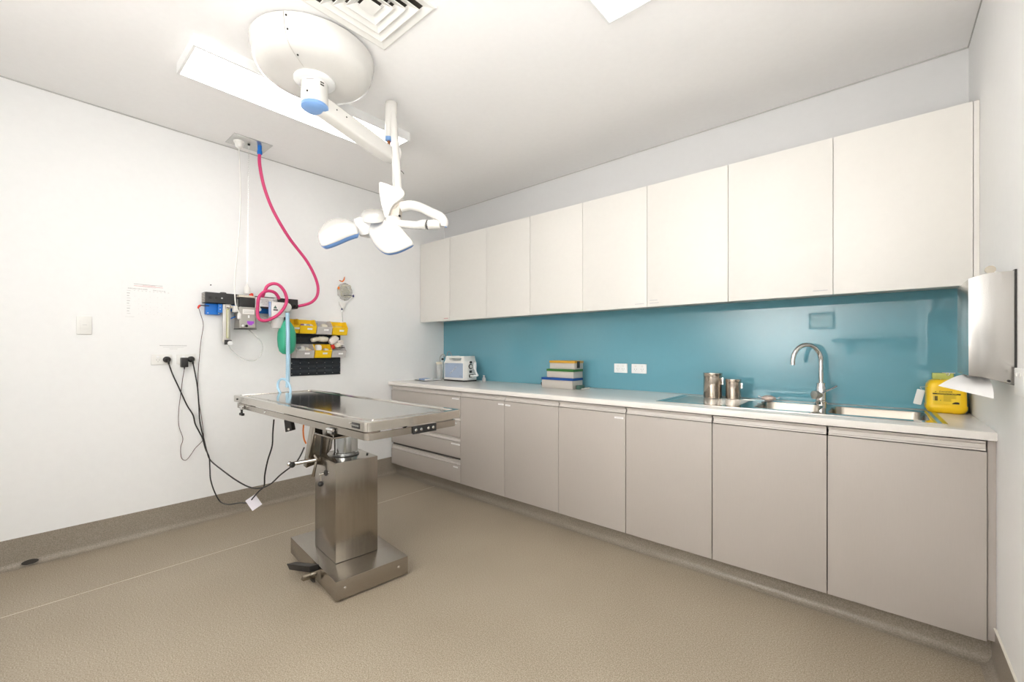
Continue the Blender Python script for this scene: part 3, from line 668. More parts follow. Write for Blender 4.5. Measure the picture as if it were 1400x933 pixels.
# simpler explicit shape: a curling sheet leaving the slot and drooping towards the room
rows = []
for j in range(nv + 1):
    v = j / nv
    A_ = Vector((3.975, 2.20, 1.132)).lerp(Vector((3.938, 2.34, 1.136)), v)      # at slot
    Bm = Vector((3.972, 2.08, 1.105)).lerp(Vector((3.905, 2.24, 1.145)), v)
    C_ = Vector((3.962, 2.015, 1.075)).lerp(Vector((3.845, 2.13, 1.102)), v)
    row = []
    for i in range(nu + 1):
        u = i / nu; row.append(A_ * (1 - u) ** 2 + 2 * Bm * u * (1 - u) + C_ * u * u)
    rows.append(row)
g = [[tw.bm.verts.new(p) for p in r_] for r_ in rows]
for j in range(nv):
    for i in range(nu): tw.bm.faces.new((g[j][i], g[j][i + 1], g[j + 1][i + 1], g[j + 1][i]))
o = tw.build('paper_towel', PAPER, recalc=False); tag(o, 'white paper towel sheet hanging out of the steel dispenser', 'paper towel')

# ------------------------------------------------------------------ sockets
def plate_left(name, y0, z0, y1, z1, label, cat, group=None, m=WHP):
    t = thing(name, label, cat, (0, (y0 + y1) / 2, z0), group)
    MB().box((0.0, y0, z0), (0.009, y1, z1)).build('plate', m, t, bevel=0.003); return t
t = plate_left('blank_plate', 0.236, 1.325, 0.304, 1.436, 'square white wall plate with a small rocker, alone on the left wall', 'switch')
box('rocker', (0.009, 0.252, 1.355), (0.011, 0.290, 1.41), WHP, t, 0.001); box('mark', (0.011, 0.262, 1.381), (0.0114, 0.282, 1.384), INKL, t)
def gpo_holes(par, yc, zc, x=0.009, sc=1):
    for dy, dz, an in ((-0.007, 0.004, 0.5), (0.007, 0.004, -0.5), (0, -0.008, 0)):
        M = Matrix.Translation((x, yc + dy * sc, zc + dz * sc)) @ Matrix.Rotation(an, 4, 'X'); MB().box((0, -0.001, -0.0035), (0.0008, 0.001, 0.0035), M).build('pin_slot', INK, par, smooth=False)
ta = plate_left('double_socket', 0.586, 1.130, 0.699, 1.199, 'white double wall socket with a single black round plug, left one of pair', 'socket', 'double sockets on the left wall')
gpo_holes(ta, 0.622, 1.158); 
for y in (0.622, 0.668): box('switch', (0.009, y - 0.007, 1.176), (0.012, y + 0.007, 1.188), WHB, ta, 0.001)
tb_ = plate_left('double_socket', 0.724, 1.130, 0.832, 1.199, 'white double wall socket holding a black adaptor and a plug, right one of pair', 'socket', 'double sockets on the left wall')
for y in (0.760, 0.802): box('switch', (0.009, y - 0.007, 1.176), (0.012, y + 0.007, 1.188), WHB, tb_, 0.001)
# sockets on the splashback
yg = D - 0.008
for i, (xa, xb) in enumerate(((2.085, 2.197), (2.232, 2.352))):
    t = thing('double_socket', ['white double socket on teal splashback, left of two, nearer the stacked boxes', 'white double socket on teal splashback, right of two, nearer the canisters'][i], 'socket', ((xa + xb) / 2, yg, 1.05), 'double sockets on the splashback')
    MB().box((xa, yg - 0.009, 1.050), (xb, yg, 1.122)).build('plate', WHB, t, bevel=0.003)
    for x in (xa + 0.034, xb - 0.034):
        box('switch', (x - 0.007, yg - 0.012, 1.098), (x + 0.007, yg - 0.009, 1.110), WHP, t, 0.001)
        for dx, dz in ((-0.008, 0.082), (0.008, 0.082), (0, 0.070)): box('pin_slot', (xa * 0 + x + dx - 0.001, yg - 0.0098, 1.0 + dz - 0.004), (x + dx + 0.001, yg - 0.009, 1.0 + dz + 0.004), INK, t, smooth=False)
t = thing('double_socket', 'white double socket on the right wall at the frame edge, beside the towel dispenser', 'socket', (W, 2.03, 1.09))
MB().box((W - 0.009, 1.965, 1.088), (W, 2.085, 1.172)).build('plate', WHB, t, bevel=0.003)
for y in (2.0, 2.05): box('switch', (W - 0.012, y - 0.007, 1.145), (W - 0.009, y + 0.007, 1.158), WHP, t, 0.001)

# plugs and cords on the left wall
pA = at(229, 493, 'x', 0.035); pB = at(262, 493, 'x', 0.035); pD = at(251, 496, 'x', 0.03)
def roundplug(c, label):
    t = thing('power_lead', label, 'lead', (0.009, c.y, c.z))
    MB().lathe([(0.019, 0.0095), (0.021, 0.012), (0.021, 0.026), (0.017, 0.032), (0.010, 0.034)], (0, c.y, c.z), axis='x', n=24).build('plug', BLK, t)
    MB().tube([(0.030, c.y, c.z), (0.040, c.y + 0.004, c.z - 0.010), (0.038, c.y + 0.007, c.z - 0.03)], 0.006, n=8).build('strain_relief', BLK, t)
    return t
LA = roundplug(Vector((0, 0.668, 1.164)), 'black power lead from the left socket looping low to the table edge')
LB = roundplug(Vector((0, 0.803, 1.164)), 'black power lead from the right socket sagging to the table column')
ad_ = thing('power_adaptor', 'black box power adaptor in the right socket, its thin cord rising to the wall unit', 'adaptor', (0.0095, 0.762, 1.10))
box('case', (0.0095, 0.742, 1.110), (0.045, 0.782, 1.176), BLK, ad_, 0.004)
MB().cyl((0.03, 0.762, 1.112), (0.03, 0.762, 1.095), 0.005, 0.003, n=8).build('strain_relief', BLK, ad_)
def pcord(seq, r, m, par):
    return MB().tube([P(*q_) if len(q_) == 3 else Vector(q_[0]) for q_ in seq], r, n=8, sub=6).build('cable', m, par)
def wl(px, py, x=0.02):   # point near left wall
    v = at(px, py, 'x', x); return (px, py, (v - CAM).dot(VF))
seqA = [((0.038, 0.675, 1.135),), wl(236, 512, .03), wl(243, 527, .03), wl(249, 540, .03), wl(256, 555, .03), wl(264, 568, .03), wl(267, 580, .03), wl(272, 590, .04), wl(277, 600, .05), wl(281, 614, .06), wl(286, 626, .07), wl(287, 642, .08), wl(288, 656, .10), wl(293, 672, .12), wl(301, 686, .14),
        (312, 690, 2.86), (328, 688, 2.74), (340, 687.5, 2.66), (346, 681, 2.62), (354, 672, 2.60), (361, 665, 2.58), (362, 650, 2.56), (366, 630, 2.54), (372, 610, 2.52), (373, 592, 2.50), (374.5, 574, 2.48)]
pcord(seqA, 0.0042, BLK, LA)
seqB = [((0.038, 0.810, 1.135),), wl(267, 512, .03), wl(270, 530, .03), wl(272, 555, .03), wl(273, 575, .035), wl(276.5, 592, .045), wl(280, 606, .055), wl(283, 618, .065), wl(288, 630, .09), (305, 644, 2.80), (323, 657, 2.68), (340, 666, 2.58), (355, 668, 2.50), (370, 662, 2.45), (383, 650, 2.42), (396, 640, 2.41), (404, 634, 2.42), (411, 623, 2.44), (416, 612, 2.46)]
pcord(seqB, 0.0042, BLK, LB)
seqC = [((0.03, 0.762, 1.098),), wl(249.5, 520), wl(247, 540), wl(244.5, 560), wl(244.5, 582), wl(250, 600), wl(247, 612), wl(248, 626), wl(254, 629.5), wl(261, 622), wl(267, 613), wl(276, 604, .045), wl(278.5, 597, .045), wl(276, 575, .03), wl(272, 548, .025), wl(270.5, 520), wl(272.5, 490), wl(275, 465), wl(278, 445), wl(275, 432), wl(271.5, 421, .03)]
pcord(seqC, 0.0019, mat('dark_red_cord', (0.09, 0.03, 0.03), 0.5), ad_)
cn = thing('red_connector', 'small red cord connector at the left end of the wall unit', 'connector', at(272, 419, 'x', 0.03))
MB().tube([at(270.5, 422, 'x', .03), at(272, 419, 'x', .03), at(274, 417.5, 'x', .035)], 0.006, rs=[0.004, 0.007, 0.006], n=8).build('sleeve', REDP, cn)
MB().tube([at(274, 417.5, 'x', .035), at(280, 418.2, 'x', .045), at(286, 418.5, 'x', .05)], 0.0035, n=8).build('lead', BLK, cn)
# card hanging on the cord
cc = P(347, 687.5, 2.63); e1 = (P(358, 690, 2.63) - P(348, 676, 2.63)).normalized(); e2 = (P(336, 683, 2.60) - P(348, 676, 2.63)).normalized(); e2 = (e2 - e2.dot(e1) * e1).normalized(); e3 = e1.cross(e2)
M = Matrix((e1, e2, e3)).transposed().to_4x4(); M.translation = cc
o = MB().box((-0.038, -0.030, -0.0006), (0.038, 0.030, 0.0006), M).build('card_tag', mat('card_white', (0.70, 0.67, 0.72), 0.6)); tag(o, 'blank white card tag hanging on the black cord beside the table', 'tag')

# ------------------------------------------------------------------ notices on the wall
nt_ = thing('wall_chart', 'white printed chart notice with table of rows taped to the left wall', 'notice', (0, 0.58, 1.43))
MB().prism([(0.437, 1.425), (0.727, 1.430), (0.72, 1.682), (0.44, 1.682)], 'x', 0.0003, 0.001).build('sheet', PAPERW, nt_, smooth=False)
pb = lambda a, b, c_, d_, m, nm='print_line': box(nm, (0.001, a, c_), (0.0014, b, d_), m, nt_, smooth=False)
pb(0.500, 0.648, 1.6605, 1.6625, INK); pb(0.500, 0.650, 1.649, 1.651, INKR)
pb(0.545, 0.610, 1.655, 1.6565, INKR); pb(0.545, 0.612, 1.6435, 1.645, INKL)
text('heading', 'EMERGENCY DRUG DOSES', 0.0095, (0.0012, 0.520, 1.630), ROT_LEFT, INK, nt_, squash=0.85)
text('heading', 'Dose in mls for kg', 0.0095, (0.0012, 0.630, 1.628), ROT_LEFT, INK, nt_, squash=0.9)
for k in range(10):
    pb(0.466 + k * 0.0, 0.484 - 0.003 * (k % 3), 1.614 - k * 0.0165, 1.6165 - k * 0.0165, INK if k % 3 else INKL, 'row_name')
for c_ in range(10):
    pb(0.50 + c_ * 0.0195, 0.508 + c_ * 0.0195, 1.617, 1.6195, INKL, 'column_name')
    for k in range(2 + (c_ * 3) % 5): pb(0.503 + c_ * 0.0195, 0.507 + c_ * 0.0195, 1.58 - 0.0165 * ((k * 2 + c_) % 8), 1.5815 - 0.0165 * ((k * 2 + c_) % 8), INKL, 'entry')
pb(0.458, 0.503, 1.4445, 1.446, INKL)
n2 = thing('socket_notice', 'small white printed note strip above the wall sockets', 'notice', (0, 0.71, 1.22))
MB().prism([(0.62, 1.218), (0.80, 1.218), (0.80, 1.272), (0.62, 1.272)], 'x', 0.0003, 0.001).build('sheet', PAPERW, n2, smooth=False)
for a, b, c_ in ((0.632, 0.782, 1.258), (0.65, 0.765, 1.247), (0.685, 0.73, 1.236)):
    box('print_line', (0.001, a, c_), (0.0014, b, c_ + 0.0022), INKL if c_ < 1.25 else INK, n2, smooth=False)
o = MB().cyl((0, 0.923, 1.702), (0.006, 0.923, 1.702), 0.0045, n=10).build('wall_screw', BLKB); tag(o, 'single dark screw head in the left wall above the black box', 'screw')

# ------------------------------------------------------------------ anaesthetic wall unit
au_ = thing('anaesthetic_wall_unit', 'black and blue anaesthetic machine mounted on the left wall', 'medical machine', (0.0, 1.18, 1.28))
bb = MB().box((0.0005, 0.868, 1.565), (0.095, 1.500, 1.640)).build('housing', BLKB, au_, bevel=0.004)
for k in range(6): box('vent_slot', (0.012, 0.8665, 1.570 + k * 0.0115), (0.085, 0.868, 1.576 + k * 0.0115), GREYB, bb, smooth=False)
for (px, py, r_) in ((287, 407, 0.010), (295, 407.5, 0.010), (303.5, 408, 0.0055)):
    c = at(px, py, 'x', 0.095); MB().lathe([(r_, 0), (r_, 0.003), (r_ * 0.6, 0.004), (r_ * 0.5, 0.001)], c, axis='x', n=18).build('port', BLK if r_ > .006 else ALU, bb)
MB().lathe([(0.020, 1.6395), (0.020, 1.647), (0.016, 1.649)], (0.06, 0.985, 0), n=20).build('top_knob', BLKB, bb)
MB().cyl((0.095, 1.478, 1.585), (0.125, 1.478, 1.585), 0.012).build('hose_port', BLK, au_)
MB().box((0.0005, 0.885, 1.485), (0.045, 0.972, 1.563)).build('blue_bracket', BLUEM, au_, bevel=0.002)
MB().box((0.0455, 0.950, 1.50), (0.075, 1.000, 1.562)).build('blue_bracket', BLUEM, au_, bevel=0.002)
MB().box((0.0005, 0.973, 1.515), (0.045, 1.34, 1.564)).build('blue_rail', BLUEM, au_, bevel=0.002)
for y, z_ in ((0.895, 1.495), (0.962, 1.495)): MB().cyl((0.045, y, z_), (0.048, y, z_), 0.004, n=8).build('bolt', ALU, au_)
for y, z_ in ((0.962, 1.547), (0.962, 1.523)): MB().cyl((0.075, y, z_), (0.078, y, z_), 0.004, n=8).build('bolt', ALU, au_)
# flowmeter
fm = MB().box((0.076, 0.975, 1.285), (0.098, 1.022, 1.560)).build('flowmeter', mat('flow_block', (0.60, 0.57, 0.54), 0.3, 0.3), au_, bevel=0.003)
MB().cyl((0.104, 1.002, 1.315), (0.104, 1.002, 1.53), 0.008, n=14).build('glass_tube', OLIVE, fm)
MB().cyl((0.108, 1.002, 1.32), (0.108, 1.002, 1.52), 0.0045, n=10).build('scale', WHP, fm)
MB().box((0.098, 0.985, 1.527), (0.116, 1.019, 1.560)).build('top_block', GREYB, fm, bevel=0.003)
MB().box((0.090, 0.982, 1.268), (0.118, 1.024, 1.302)).build('valve_block', BLKB, fm, bevel=0.003)
MB().lathe([(0.010, 0.118), (0.016, 0.124), (0.016, 0.140), (0.012, 0.143)], (0, 1.010, 1.278), axis='x').build('flow_knob', WHB, fm)
MB().lathe([(0.010, 0.116), (0.012, 0.126), (0.008, 0.129)], (0, 1.000, 1.544), axis='x').build('top_nut', CHROME, fm)
MB().cyl((0.10, 1.02, 1.543), (0.10, 1.075, 1.543), 0.010).build('manifold', CREAM, au_)
# vaporiser / ventilator unit
c0 = at(324, 418, 'x', 0.17); 
vu = MB().box((0.050, 1.058, 1.388), (0.165, 1.168, 1.545)).build('vaporiser', SILV, au_, bevel=0.004)
box('base_plate', (0.048, 1.056, 1.383), (0.167, 1.170, 1.388), BLKB, vu)
box('front_panel', (0.165, 1.072, 1.395), (0.1665, 1.160, 1.540), mat('unit_grey', (0.40, 0.38, 0.34), 0.4), vu)
box('scale_plate', (0.1665, 1.078, 1.493), (0.167, 1.155, 1.528), WHP, vu, smooth=False)
for k in range(2): box('scale_print', (0.167, 1.085, 1.503 + 0.011 * k), (0.1674, 1.148, 1.505 + 0.011 * k), INK, vu, smooth=False)
box('gauge', (0.1665, 1.113, 1.465), (0.169, 1.123, 1.485), WHB, vu, smooth=False)
MB().prism([(1.112, 1.420), (1.122, 1.412), (1.14, 1.413), (1.143, 1.422), (1.152, 1.424), (1.152, 1.442), (1.107, 1.442), (1.107, 1.428)], 'x', 0.1666, 0.168).build('purple_sticker', PURP, vu, smooth=False)
for y, m_ in ((1.078, WHB), (1.102, BLK)): MB().lathe([(0.008, 0.165), (0.009, 0.176), (0.006, 0.180)], (0, y, 1.405), axis='x', n=14).build('control_knob', m_, vu)
tpb = MB().box((0.060, 1.062, 1.5455), (0.150, 1.166, 1.615)).build('vaporiser_dial', BLKB, au_, bevel=0.006)
MB().lathe([(0.030, 1.545), (0.036, 1.55), (0.036, 1.60), (0.028, 1.61)], (0.11, 1.095, 0), n=24).build('sight_glass', CTUBE, au_)
box('crossbar', (0.0955, 1.060, 1.618), (0.150, 1.165, 1.632), CREAM, au_, 0.002)
MB().lathe([(0.014, 1.632), (0.014, 1.650), (0.010, 1.654)], (0.120, 1.150, 0), n=18).build('red_button', REDP, au_)
MB().box((0.10, 1.030, 1.505), (0.135, 1.056, 1.550)).build('side_socket', WHP, au_, bevel=0.003)
MB().box((0.125, 1.166, 1.527), (0.155, 1.200, 1.562)).build('side_block', WHP, au_, bevel=0.003)
MB().lathe([(0.010, 0.155), (0.014, 0.162), (0.014, 0.172), (0.010, 0.175)], (0, 1.187, 1.533), axis='x').build('side_knob', WHB, au_)
ip = MB().box((0.096, 1.172, 1.560), (0.135, 1.320, 1.628)).build('info_plate', WHB, au_, bevel=0.002)
for k in range(4):
    text('printing', ['INSTRUCTIONS FOR USE', 'CHECK BEFORE USE', 'OXYGEN SUPPLY ON', 'TEST FOR LEAKS'][k], 0.0085, (0.1358, 1.250, 1.612 - 0.012 * k), ROT_LEFT, INK, ip)
box('underbar', (0.096, 1.172, 1.548), (0.135, 1.335, 1.559), BLKB, au_, 0.002)
ab = MB().box((0.096, 1.275, 1.44), (0.170, 1.385, 1.600)).build('absorber_body', WHP, au_, bevel=0.012, seg=3)
MB().lathe([(0.040, 1.395), (0.044, 1.40), (0.044, 1.475), (0.040, 1.48)], (0.165, 1.315, 0), n=28).build('soda_lime_canister', CLR, au_)
box('black_mark', (0.170, 1.285, 1.532), (0.1706, 1.318, 1.542), INKB, ab, smooth=False)
MB().prism([(1.285, 1.548), (1.312, 1.548), (1.300, 1.572)], 'x', 0.170, 0.1708).build('triangle_mark', DGREEN, ab, smooth=False)
MB().lathe([(0.030, 0.17), (0.034, 0.176), (0.034, 0.196), (0.028, 0.200)], (0, 1.375, 1.562), axis='x', n=28).build('pressure_gauge', WHP, au_)
MB().cyl((0.14, 1.36, 1.44), (0.19, 1.39, 1.40), 0.026).build('elbow', WHP, au_)
MB().cyl((0.150, 1.310, 1.596), (0.165, 1.300, 1.622), 0.014).build('hose_inlet', CTUBE, au_)
# blue side leaf
box('blue_edge', (0.136, 1.262, 1.49), (0.150, 1.275, 1.600), mat('pale_blue_edge', (0.35, 0.47, 0.75), 0.3), au_, 0.002)
# pink coil
coil = [(382, 409, .19), (376.5, 401, .20), (368, 398, .21), (360, 400, .215), (354, 407, .215), (352.5, 417, .205), (352, 428, .20), (354, 436, .20), (361, 438.8, .205), (370, 436.5, .215), (381, 430, .225), (389, 420, .235), (392, 410, .235), (389, 399, .235), (382, 390.5, .23), (374, 388, .225), (366, 391, .215), (362, 398, .195), (359, 406, .16)]
o = MB().tube([at(a, b, 'x', c_) for a, b, c_ in coil], 0.0115, n=12, sub=6).build('coiled_hose', PINK); tag(o, 'pink hose coiled in two loops in front of the anaesthetic unit', 'hose')
# green bag
gb = thing('breathing_bag', 'green rubber breathing bag hanging under the anaesthetic unit', 'bag', (0.19, 1.385, 1.195))
MB().lathe([(0.004, 0.0), (0.030, 0.004), (0.052, 0.025), (0.062, 0.065), (0.066, 0.12), (0.063, 0.17), (0.050, 0.215), (0.032, 0.245), (0.018, 0.262), (0.016, 0.275)], (0.19, 1.375, 1.195), n=32).build('bag', GREEN, gb)
MB().lathe([(0.019, 1.462), (0.019, 1.485)], (0.19, 1.375, 0), n=20).build('neck_collar', BLK, gb)
# corrugated pale blue tube
o = MB(); pr_ = []
c0 = at(393, 428, 'x', 0.265); c1 = at(393, 530, 'x', 0.30)
N = 70; rings = []
for i in range(N + 1):
    k = i / N; c = c0.lerp(c1, k) + Vector((0, 0.004 * math.sin(k * 3), 0)); rr = 0.0150 if i % 2 else 0.0134
    rings.append([c + Vector((math.cos(2 * PI * j / 14) * rr, math.sin(2 * PI * j / 14) * rr, 0)) for j in range(14)])
o.loops(rings); o = o.build('breathing_tube', BTUBE, ang=80); tag(o, 'pale blue corrugated breathing tube hanging straight down to the table', 'tube')
# loop lying at the table end
lp = [(383.5, 538, 2.93), (380, 530, 2.94), (381, 522, 2.94), (386, 518.5, 2.93), (392, 521, 2.93), (396, 528, 2.92), (397, 537, 2.89), (393, 543.5, 2.80)]
o = MB().tube([P(*q_) for q_ in lp], 0.008, n=10, sub=6).build('clear_tube', BTUBE); tag(o, 'short pale blue tube curling over the left end of the steel table', 'tube')
o = MB().tube(wall_curve([(312, 470), (315, 477), (325, 487), (338, 493), (348, 493), (356, 487), (359, 477), (357, 468), (350, 460), (341, 452), (336, 447)], 0.10, 0.11), 0.0035, n=8).build('clear_tube', CTUBE); tag(o, 'thin clear tube looping under the flowmeter of the wall unit', 'tube')
o = MB().tube(wall_curve([(376, 432), (370, 436), (362, 434), (356, 430)], 0.05), 0.006, n=8).build('grey_tube', WHP); tag(o, 'short white tube stub behind the pink coil', 'tube')
o = MB().tube(wall_curve([(315, 436), (320, 434), (324, 432)], 0.08), 0.004, n=8).build('blue_tube', BLUEM); tag(o, 'short blue tube between flowmeter and silver vaporiser', 'tube')

# ------------------------------------------------------------------ bin panel and bins
pg = thing('louvre_panel', 'black louvred wall panel holding plastic parts bins', 'wall panel', (0, 1.69, 1.01))
box('sheet', (0.0005, 1.478, 1.012), (0.008, 1.905, 1.478), PEG, pg, 0.001)
for r_ in range(12):
    z_ = 1.035 + r_ * 0.037
    for k in range(6):
        y = 1.485 + k * 0.070
        MB().prism([(0.008, z_), (0.0135, z_ + 0.002), (0.014, z_ + 0.006), (0.008, z_ + 0.026)], 'y', y, y + 0.062).build('louvre', PEG, pg, smooth=False)
for r_ in range(3):
    for k in range(7):
        MB().cyl((0.008, 1.483 + k * 0.0695, 1.030 + r_ * 0.045), (0.0155, 1.483 + k * 0.0695, 1.030 + r_ * 0.045), 0.0028, n=8).build('rivet', ALU, pg)
def bin_(y0, y1, z0, h, m, label, cat='bin'):
    """open-fronted parts bin: depth in x from 0.016 to 0.12"""
    t = thing('parts_bin', label, cat, (0.016, (y0 + y1) / 2, z0), 'parts bins on the black panel')
    t_ = 0.003; xa, xb = 0.018, 0.125; fh = h * 0.52; b = MB()
    side = [(xa, z0 + 0.010), (xa + 0.01, z0), (xb - 0.018, z0), (xb, z0 + fh), (xb - 0.04, z0 + h), (xa, z0 + h)]
    b.prism(side, 'y', y0, y0 + t_); b.prism(side, 'y', y1 - t_, y1)
    b.box((xa, y0, z0 + 0.005), (xa + t_, y1, z0 + h)); b.box((xa, y0, z0), (xb - 0.018, y1, z0 + t_))
    b.prism([(xb - 0.018, z0), (xb - 0.018 - t_, z0), (xb - t_, z0 + fh), (xb, z0 + fh)], 'y', y0, y1)
    o = b.build('tray', m, t, bevel=0.0)
    MB().tube([(xb, y0, z0 + fh), (xb, y1, z0 + fh)], 0.003, n=6, sub=1).build('front_lip', m, t)
    yc = (y0 + y1) / 2 + 0.012
    MB().prism([(xb - 0.006, z0 + fh - 0.030), (xb - 0.0045, z0 + fh - 0.030), (xb - 0.0005, z0 + fh - 0.016), (xb - 0.002, z0 + fh - 0.016)], 'y', yc - 0.02, yc + 0.02).build('label', WHB, t, smooth=False)
    return t
ZT, ZL, HB = 1.362, 1.163, 0.116
bin_(1.438, 1.500, ZT + 0.006, HB, YEL, 'yellow parts bin half hidden behind the green bag, top row')
bin_(1.505, 1.640, ZT + 0.004, HB, YEL, 'yellow parts bin full of small packets, second in top row')
bin_(1.645, 1.775, ZT, HB, CLR, 'clear parts bin in the top row between two yellow bins')
bin_(1.780, 1.915, ZT - 0.002, HB, YEL, 'yellow parts bin at the right end of the top row')
bin_(1.478, 1.622, ZL, HB, CLR, 'clear parts bin at the left of the lower row')
bin_(1.628, 1.770, ZL, HB, YEL, 'yellow parts bin with a white pot, middle of the lower row')
bin_(1.775, 1.900, ZL + 0.002, HB - 0.01, CLR, 'clear parts bin at the right of the lower row, heaped with packets')
def packet(y, z, x, sy, sz, sx, m, label, an=0, cat='packet', group=None, name='packet'):
    b = MB(); b.sphere((0, 0, 0), 1, n=10, m=7)
    for v in b.bm.verts:
        q_ = v.co; q_ *= (1 + random.uniform(-0.16, 0.16))
        v.co = Vector((math.copysign(abs(q_.x) ** 0.7, q_.x) * sx, math.copysign(abs(q_.y) ** 0.6, q_.y) * sy, math.copysign(abs(q_.z) ** 0.6, q_.z) * sz))
    bmesh.ops.rotate(b.bm, verts=b.bm.verts, cent=(0, 0, 0), matrix=Matrix.Rotation(an, 3, 'X'))
    bmesh.ops.translate(b.bm, verts=b.bm.verts, vec=(x, y, z))
    o = b.build(name, m); tag(o, label, cat, group); return o
packet(1.555, ZT + 0.065, 0.075, 0.028, 0.018, 0.03, WHP, 'crumpled white packet at the left of the packet filled top bin')
packet(1.60, ZT + 0.062, 0.078, 0.022, 0.02, 0.03, mat('speckled_packet', (0.60, 0.55, 0.60), 0.4, noise=0.6, nscale=120), 'speckled packet at the right of the packet filled top bin')
packet(1.670, ZT + 0.055, 0.07, 0.014, 0.045, 0.03, mat('grey_packet', (0.30, 0.30, 0.32), 0.4), 'grey packet standing in the clear top bin')
packet(1.725, ZT + 0.05, 0.07, 0.032, 0.04, 0.03, CREAM, 'cream packets bundle standing in the clear top bin')
packet(1.845, ZT + 0.045, 0.07, 0.045, 0.035, 0.028, mat('ochre_packet', (0.72, 0.50, 0.10), 0.4), 'ochre bundle filling the rightmost yellow top bin')
packet(1.530, ZL + 0.07, 0.075, 0.030, 0.028, 0.03, WHP, 'white packet leaning in the clear bin under the green bag', 0.4)
packet(1.578, ZL + 0.065, 0.08, 0.030, 0.018, 0.026, CREAM, 'cream packet lying in the clear bin under the green bag', -0.5)
packet(1.672, ZL + 0.085, 0.080, 0.026, 0.026, 0.024, WHB, 'white square pot standing in the yellow lower bin', name='pot', cat='pot')
packet(1.735, ZL + 0.065, 0.085, 0.020, 0.014, 0.02, CREAM, 'small cream bit lying right of the pot in the yellow lower bin')
packet(1.722, ZL + 0.160, 0.060, 0.045, 0.024, 0.030, CREAM, 'cream packet heaped above the yellow lower bin')
packet(1.655, ZL + 0.155, 0.055, 0.035, 0.018, 0.025, CREAM, 'pale tan packet poking out left of the heap above the lower bins', 0.3)
packet(1.812, ZL + 0.155, 0.065, 0.045, 0.030, 0.032, mat('pale_packet', (0.78, 0.72, 0.66), 0.4, noise=0.1, nscale=60), 'large pale packet on top of the right lower bin', 0.7)
packet(1.845, ZL + 0.105, 0.075, 0.030, 0.025, 0.028, CREAM, 'cream packet sagging down the front of the right lower bin', -0.4)
packet(1.792, ZL + 0.092, 0.095, 0.018, 0.020, 0.015, REDP, 'small red packet in the right lower bin', 0.2)
packet(1.530, ZT + 0.072, 0.10, 0.014, 0.010, 0.012, mat('purple_bit', (0.25, 0.12, 0.30), .4), 'tiny purple bit at the left of the packet filled top bin')
packet(1.578, ZT + 0.070, 0.10, 0.016, 0.012, 0.012, mat('grey_packet', (0, 0, 0)), 'tiny dark bit in the middle of the packet filled top bin')
packet(1.505, ZL + 0.085, 0.09, 0.020, 0.012, 0.02, mat('grey_packet', (0, 0, 0)), 'dark grey bit at the left edge of the clear lower bin')
packet(1.600, ZL + 0.058, 0.105, 0.016, 0.008, 0.010, mat('orange_tan', (0.70, 0.42, 0.18), .4), 'orange tan strip at the right of the clear lower bin', -0.7)
packet(1.868, ZL + 0.130, 0.085, 0.024, 0.022, 0.02, mat('pale_packet', (0, 0, 0)), 'small pale packet hanging at the right edge of the heap')
for k in range(2):
    o = MB().tube([(0.10, 1.83 + 0.012 * k, ZL + 0.088 + 0.004 * k), (0.108, 1.86 + 0.012 * k, ZL + 0.084 + .005 * k), (0.11, 1.885 + 0.008 * k, ZL + 0.088)], 0.0022, n=6).build('black_cap_lead', BLK)
    tag(o, ('thin black lead nearest the wall poking out of the right lower bin, lower of two', 'thin black lead poking furthest out of the right lower bin, upper of two')[k], 'lead', 'black leads in the right lower bin')

# bag of fittings hanging on the wall
hb = thing('fittings_bag', 'clear bag of fittings with an orange clip hanging on the left wall above the bins', 'bag', (0.0, 1.935, 1.70))
b = MB(); b.sphere((0.028, 1.935, 1.755), 1, sc=(0.026, 0.072, 0.075), n=20, m=14)
for v in b.bm.verts: v.co += Vector((random.uniform(-1, 1) * .6, random.uniform(-1, 1), random.uniform(-1, 1))) * 0.006
b.build('clear_bag', mat('film', (0.78, 0.76, 0.70), 0.25, alpha=0.3), hb)
b = MB(); random.seed(3)
for k in range(12):
    pts = [Vector((0.03 + random.uniform(-.015, .02), 1.935 + random.uniform(-.055, .055), 1.760 + random.uniform(-.055, .055))) for _ in range(5)]
    b.tube(pts, 0.004, n=6)
tag(b.build('coiled_tubing', mat('olive_clear', (0.50, 0.48, 0.38), 0.3, noise=.3), hb), kind='stuff')
MB().tube(wall_curve([(464, 383.5), (468, 385), (470.5, 382), (471, 378.5)], 0.03), 0.005, n=8, rs=[0.004, 0.006, 0.006, 0.002]).build('orange_clip', ORG, hb)
MB().sphere(at(463, 394, 'x', .045), 0.013, sc=(.6, .8, 1), n=10, m=8).build('orange_fitting', ORG, hb)
MB().tube(wall_curve([(470, 404.5), (476, 404), (482, 405)], 0.055), 0.003, n=6).build('black_lead', BLKB, hb)
MB().sphere(at(483, 405, 'x', .055), 0.009, sc=(.8, 1, 1.4), n=10, m=8).build('navy_cap', mat('navy', (0.02, 0.02, 0.12), .4), hb)
MB().prism([(1.885, 1.665), (1.95, 1.655), (1.945, 1.64), (1.93, 1.60), (1.915, 1.60), (1.89, 1.64)], 'x', 0.008, 0.03).build('white_pouch', WHP, hb, bevel=0.004)
sy = thing('hanging_syringe', 'thin clear syringe with a navy tip hanging below the bag of fittings', 'syringe', (0.02, 1.925, 1.50))
MB().cyl(at(467.5, 424, 'x', .02), at(468.5, 440, 'x', .02), 0.0035, n=8).build('barrel', CTUBE, sy)
MB().cyl(at(467.5, 424, 'x', .02), at(467.4, 420, 'x', .02), 0.009, 0.002, n=10).build('tip', mat('navy', (0, 0, 0)), sy)
MB().cyl(at(467.6, 427, 'x', .02), at(467.5, 424, 'x', .02), 0.006, n=8).build('collar', WHB, sy)

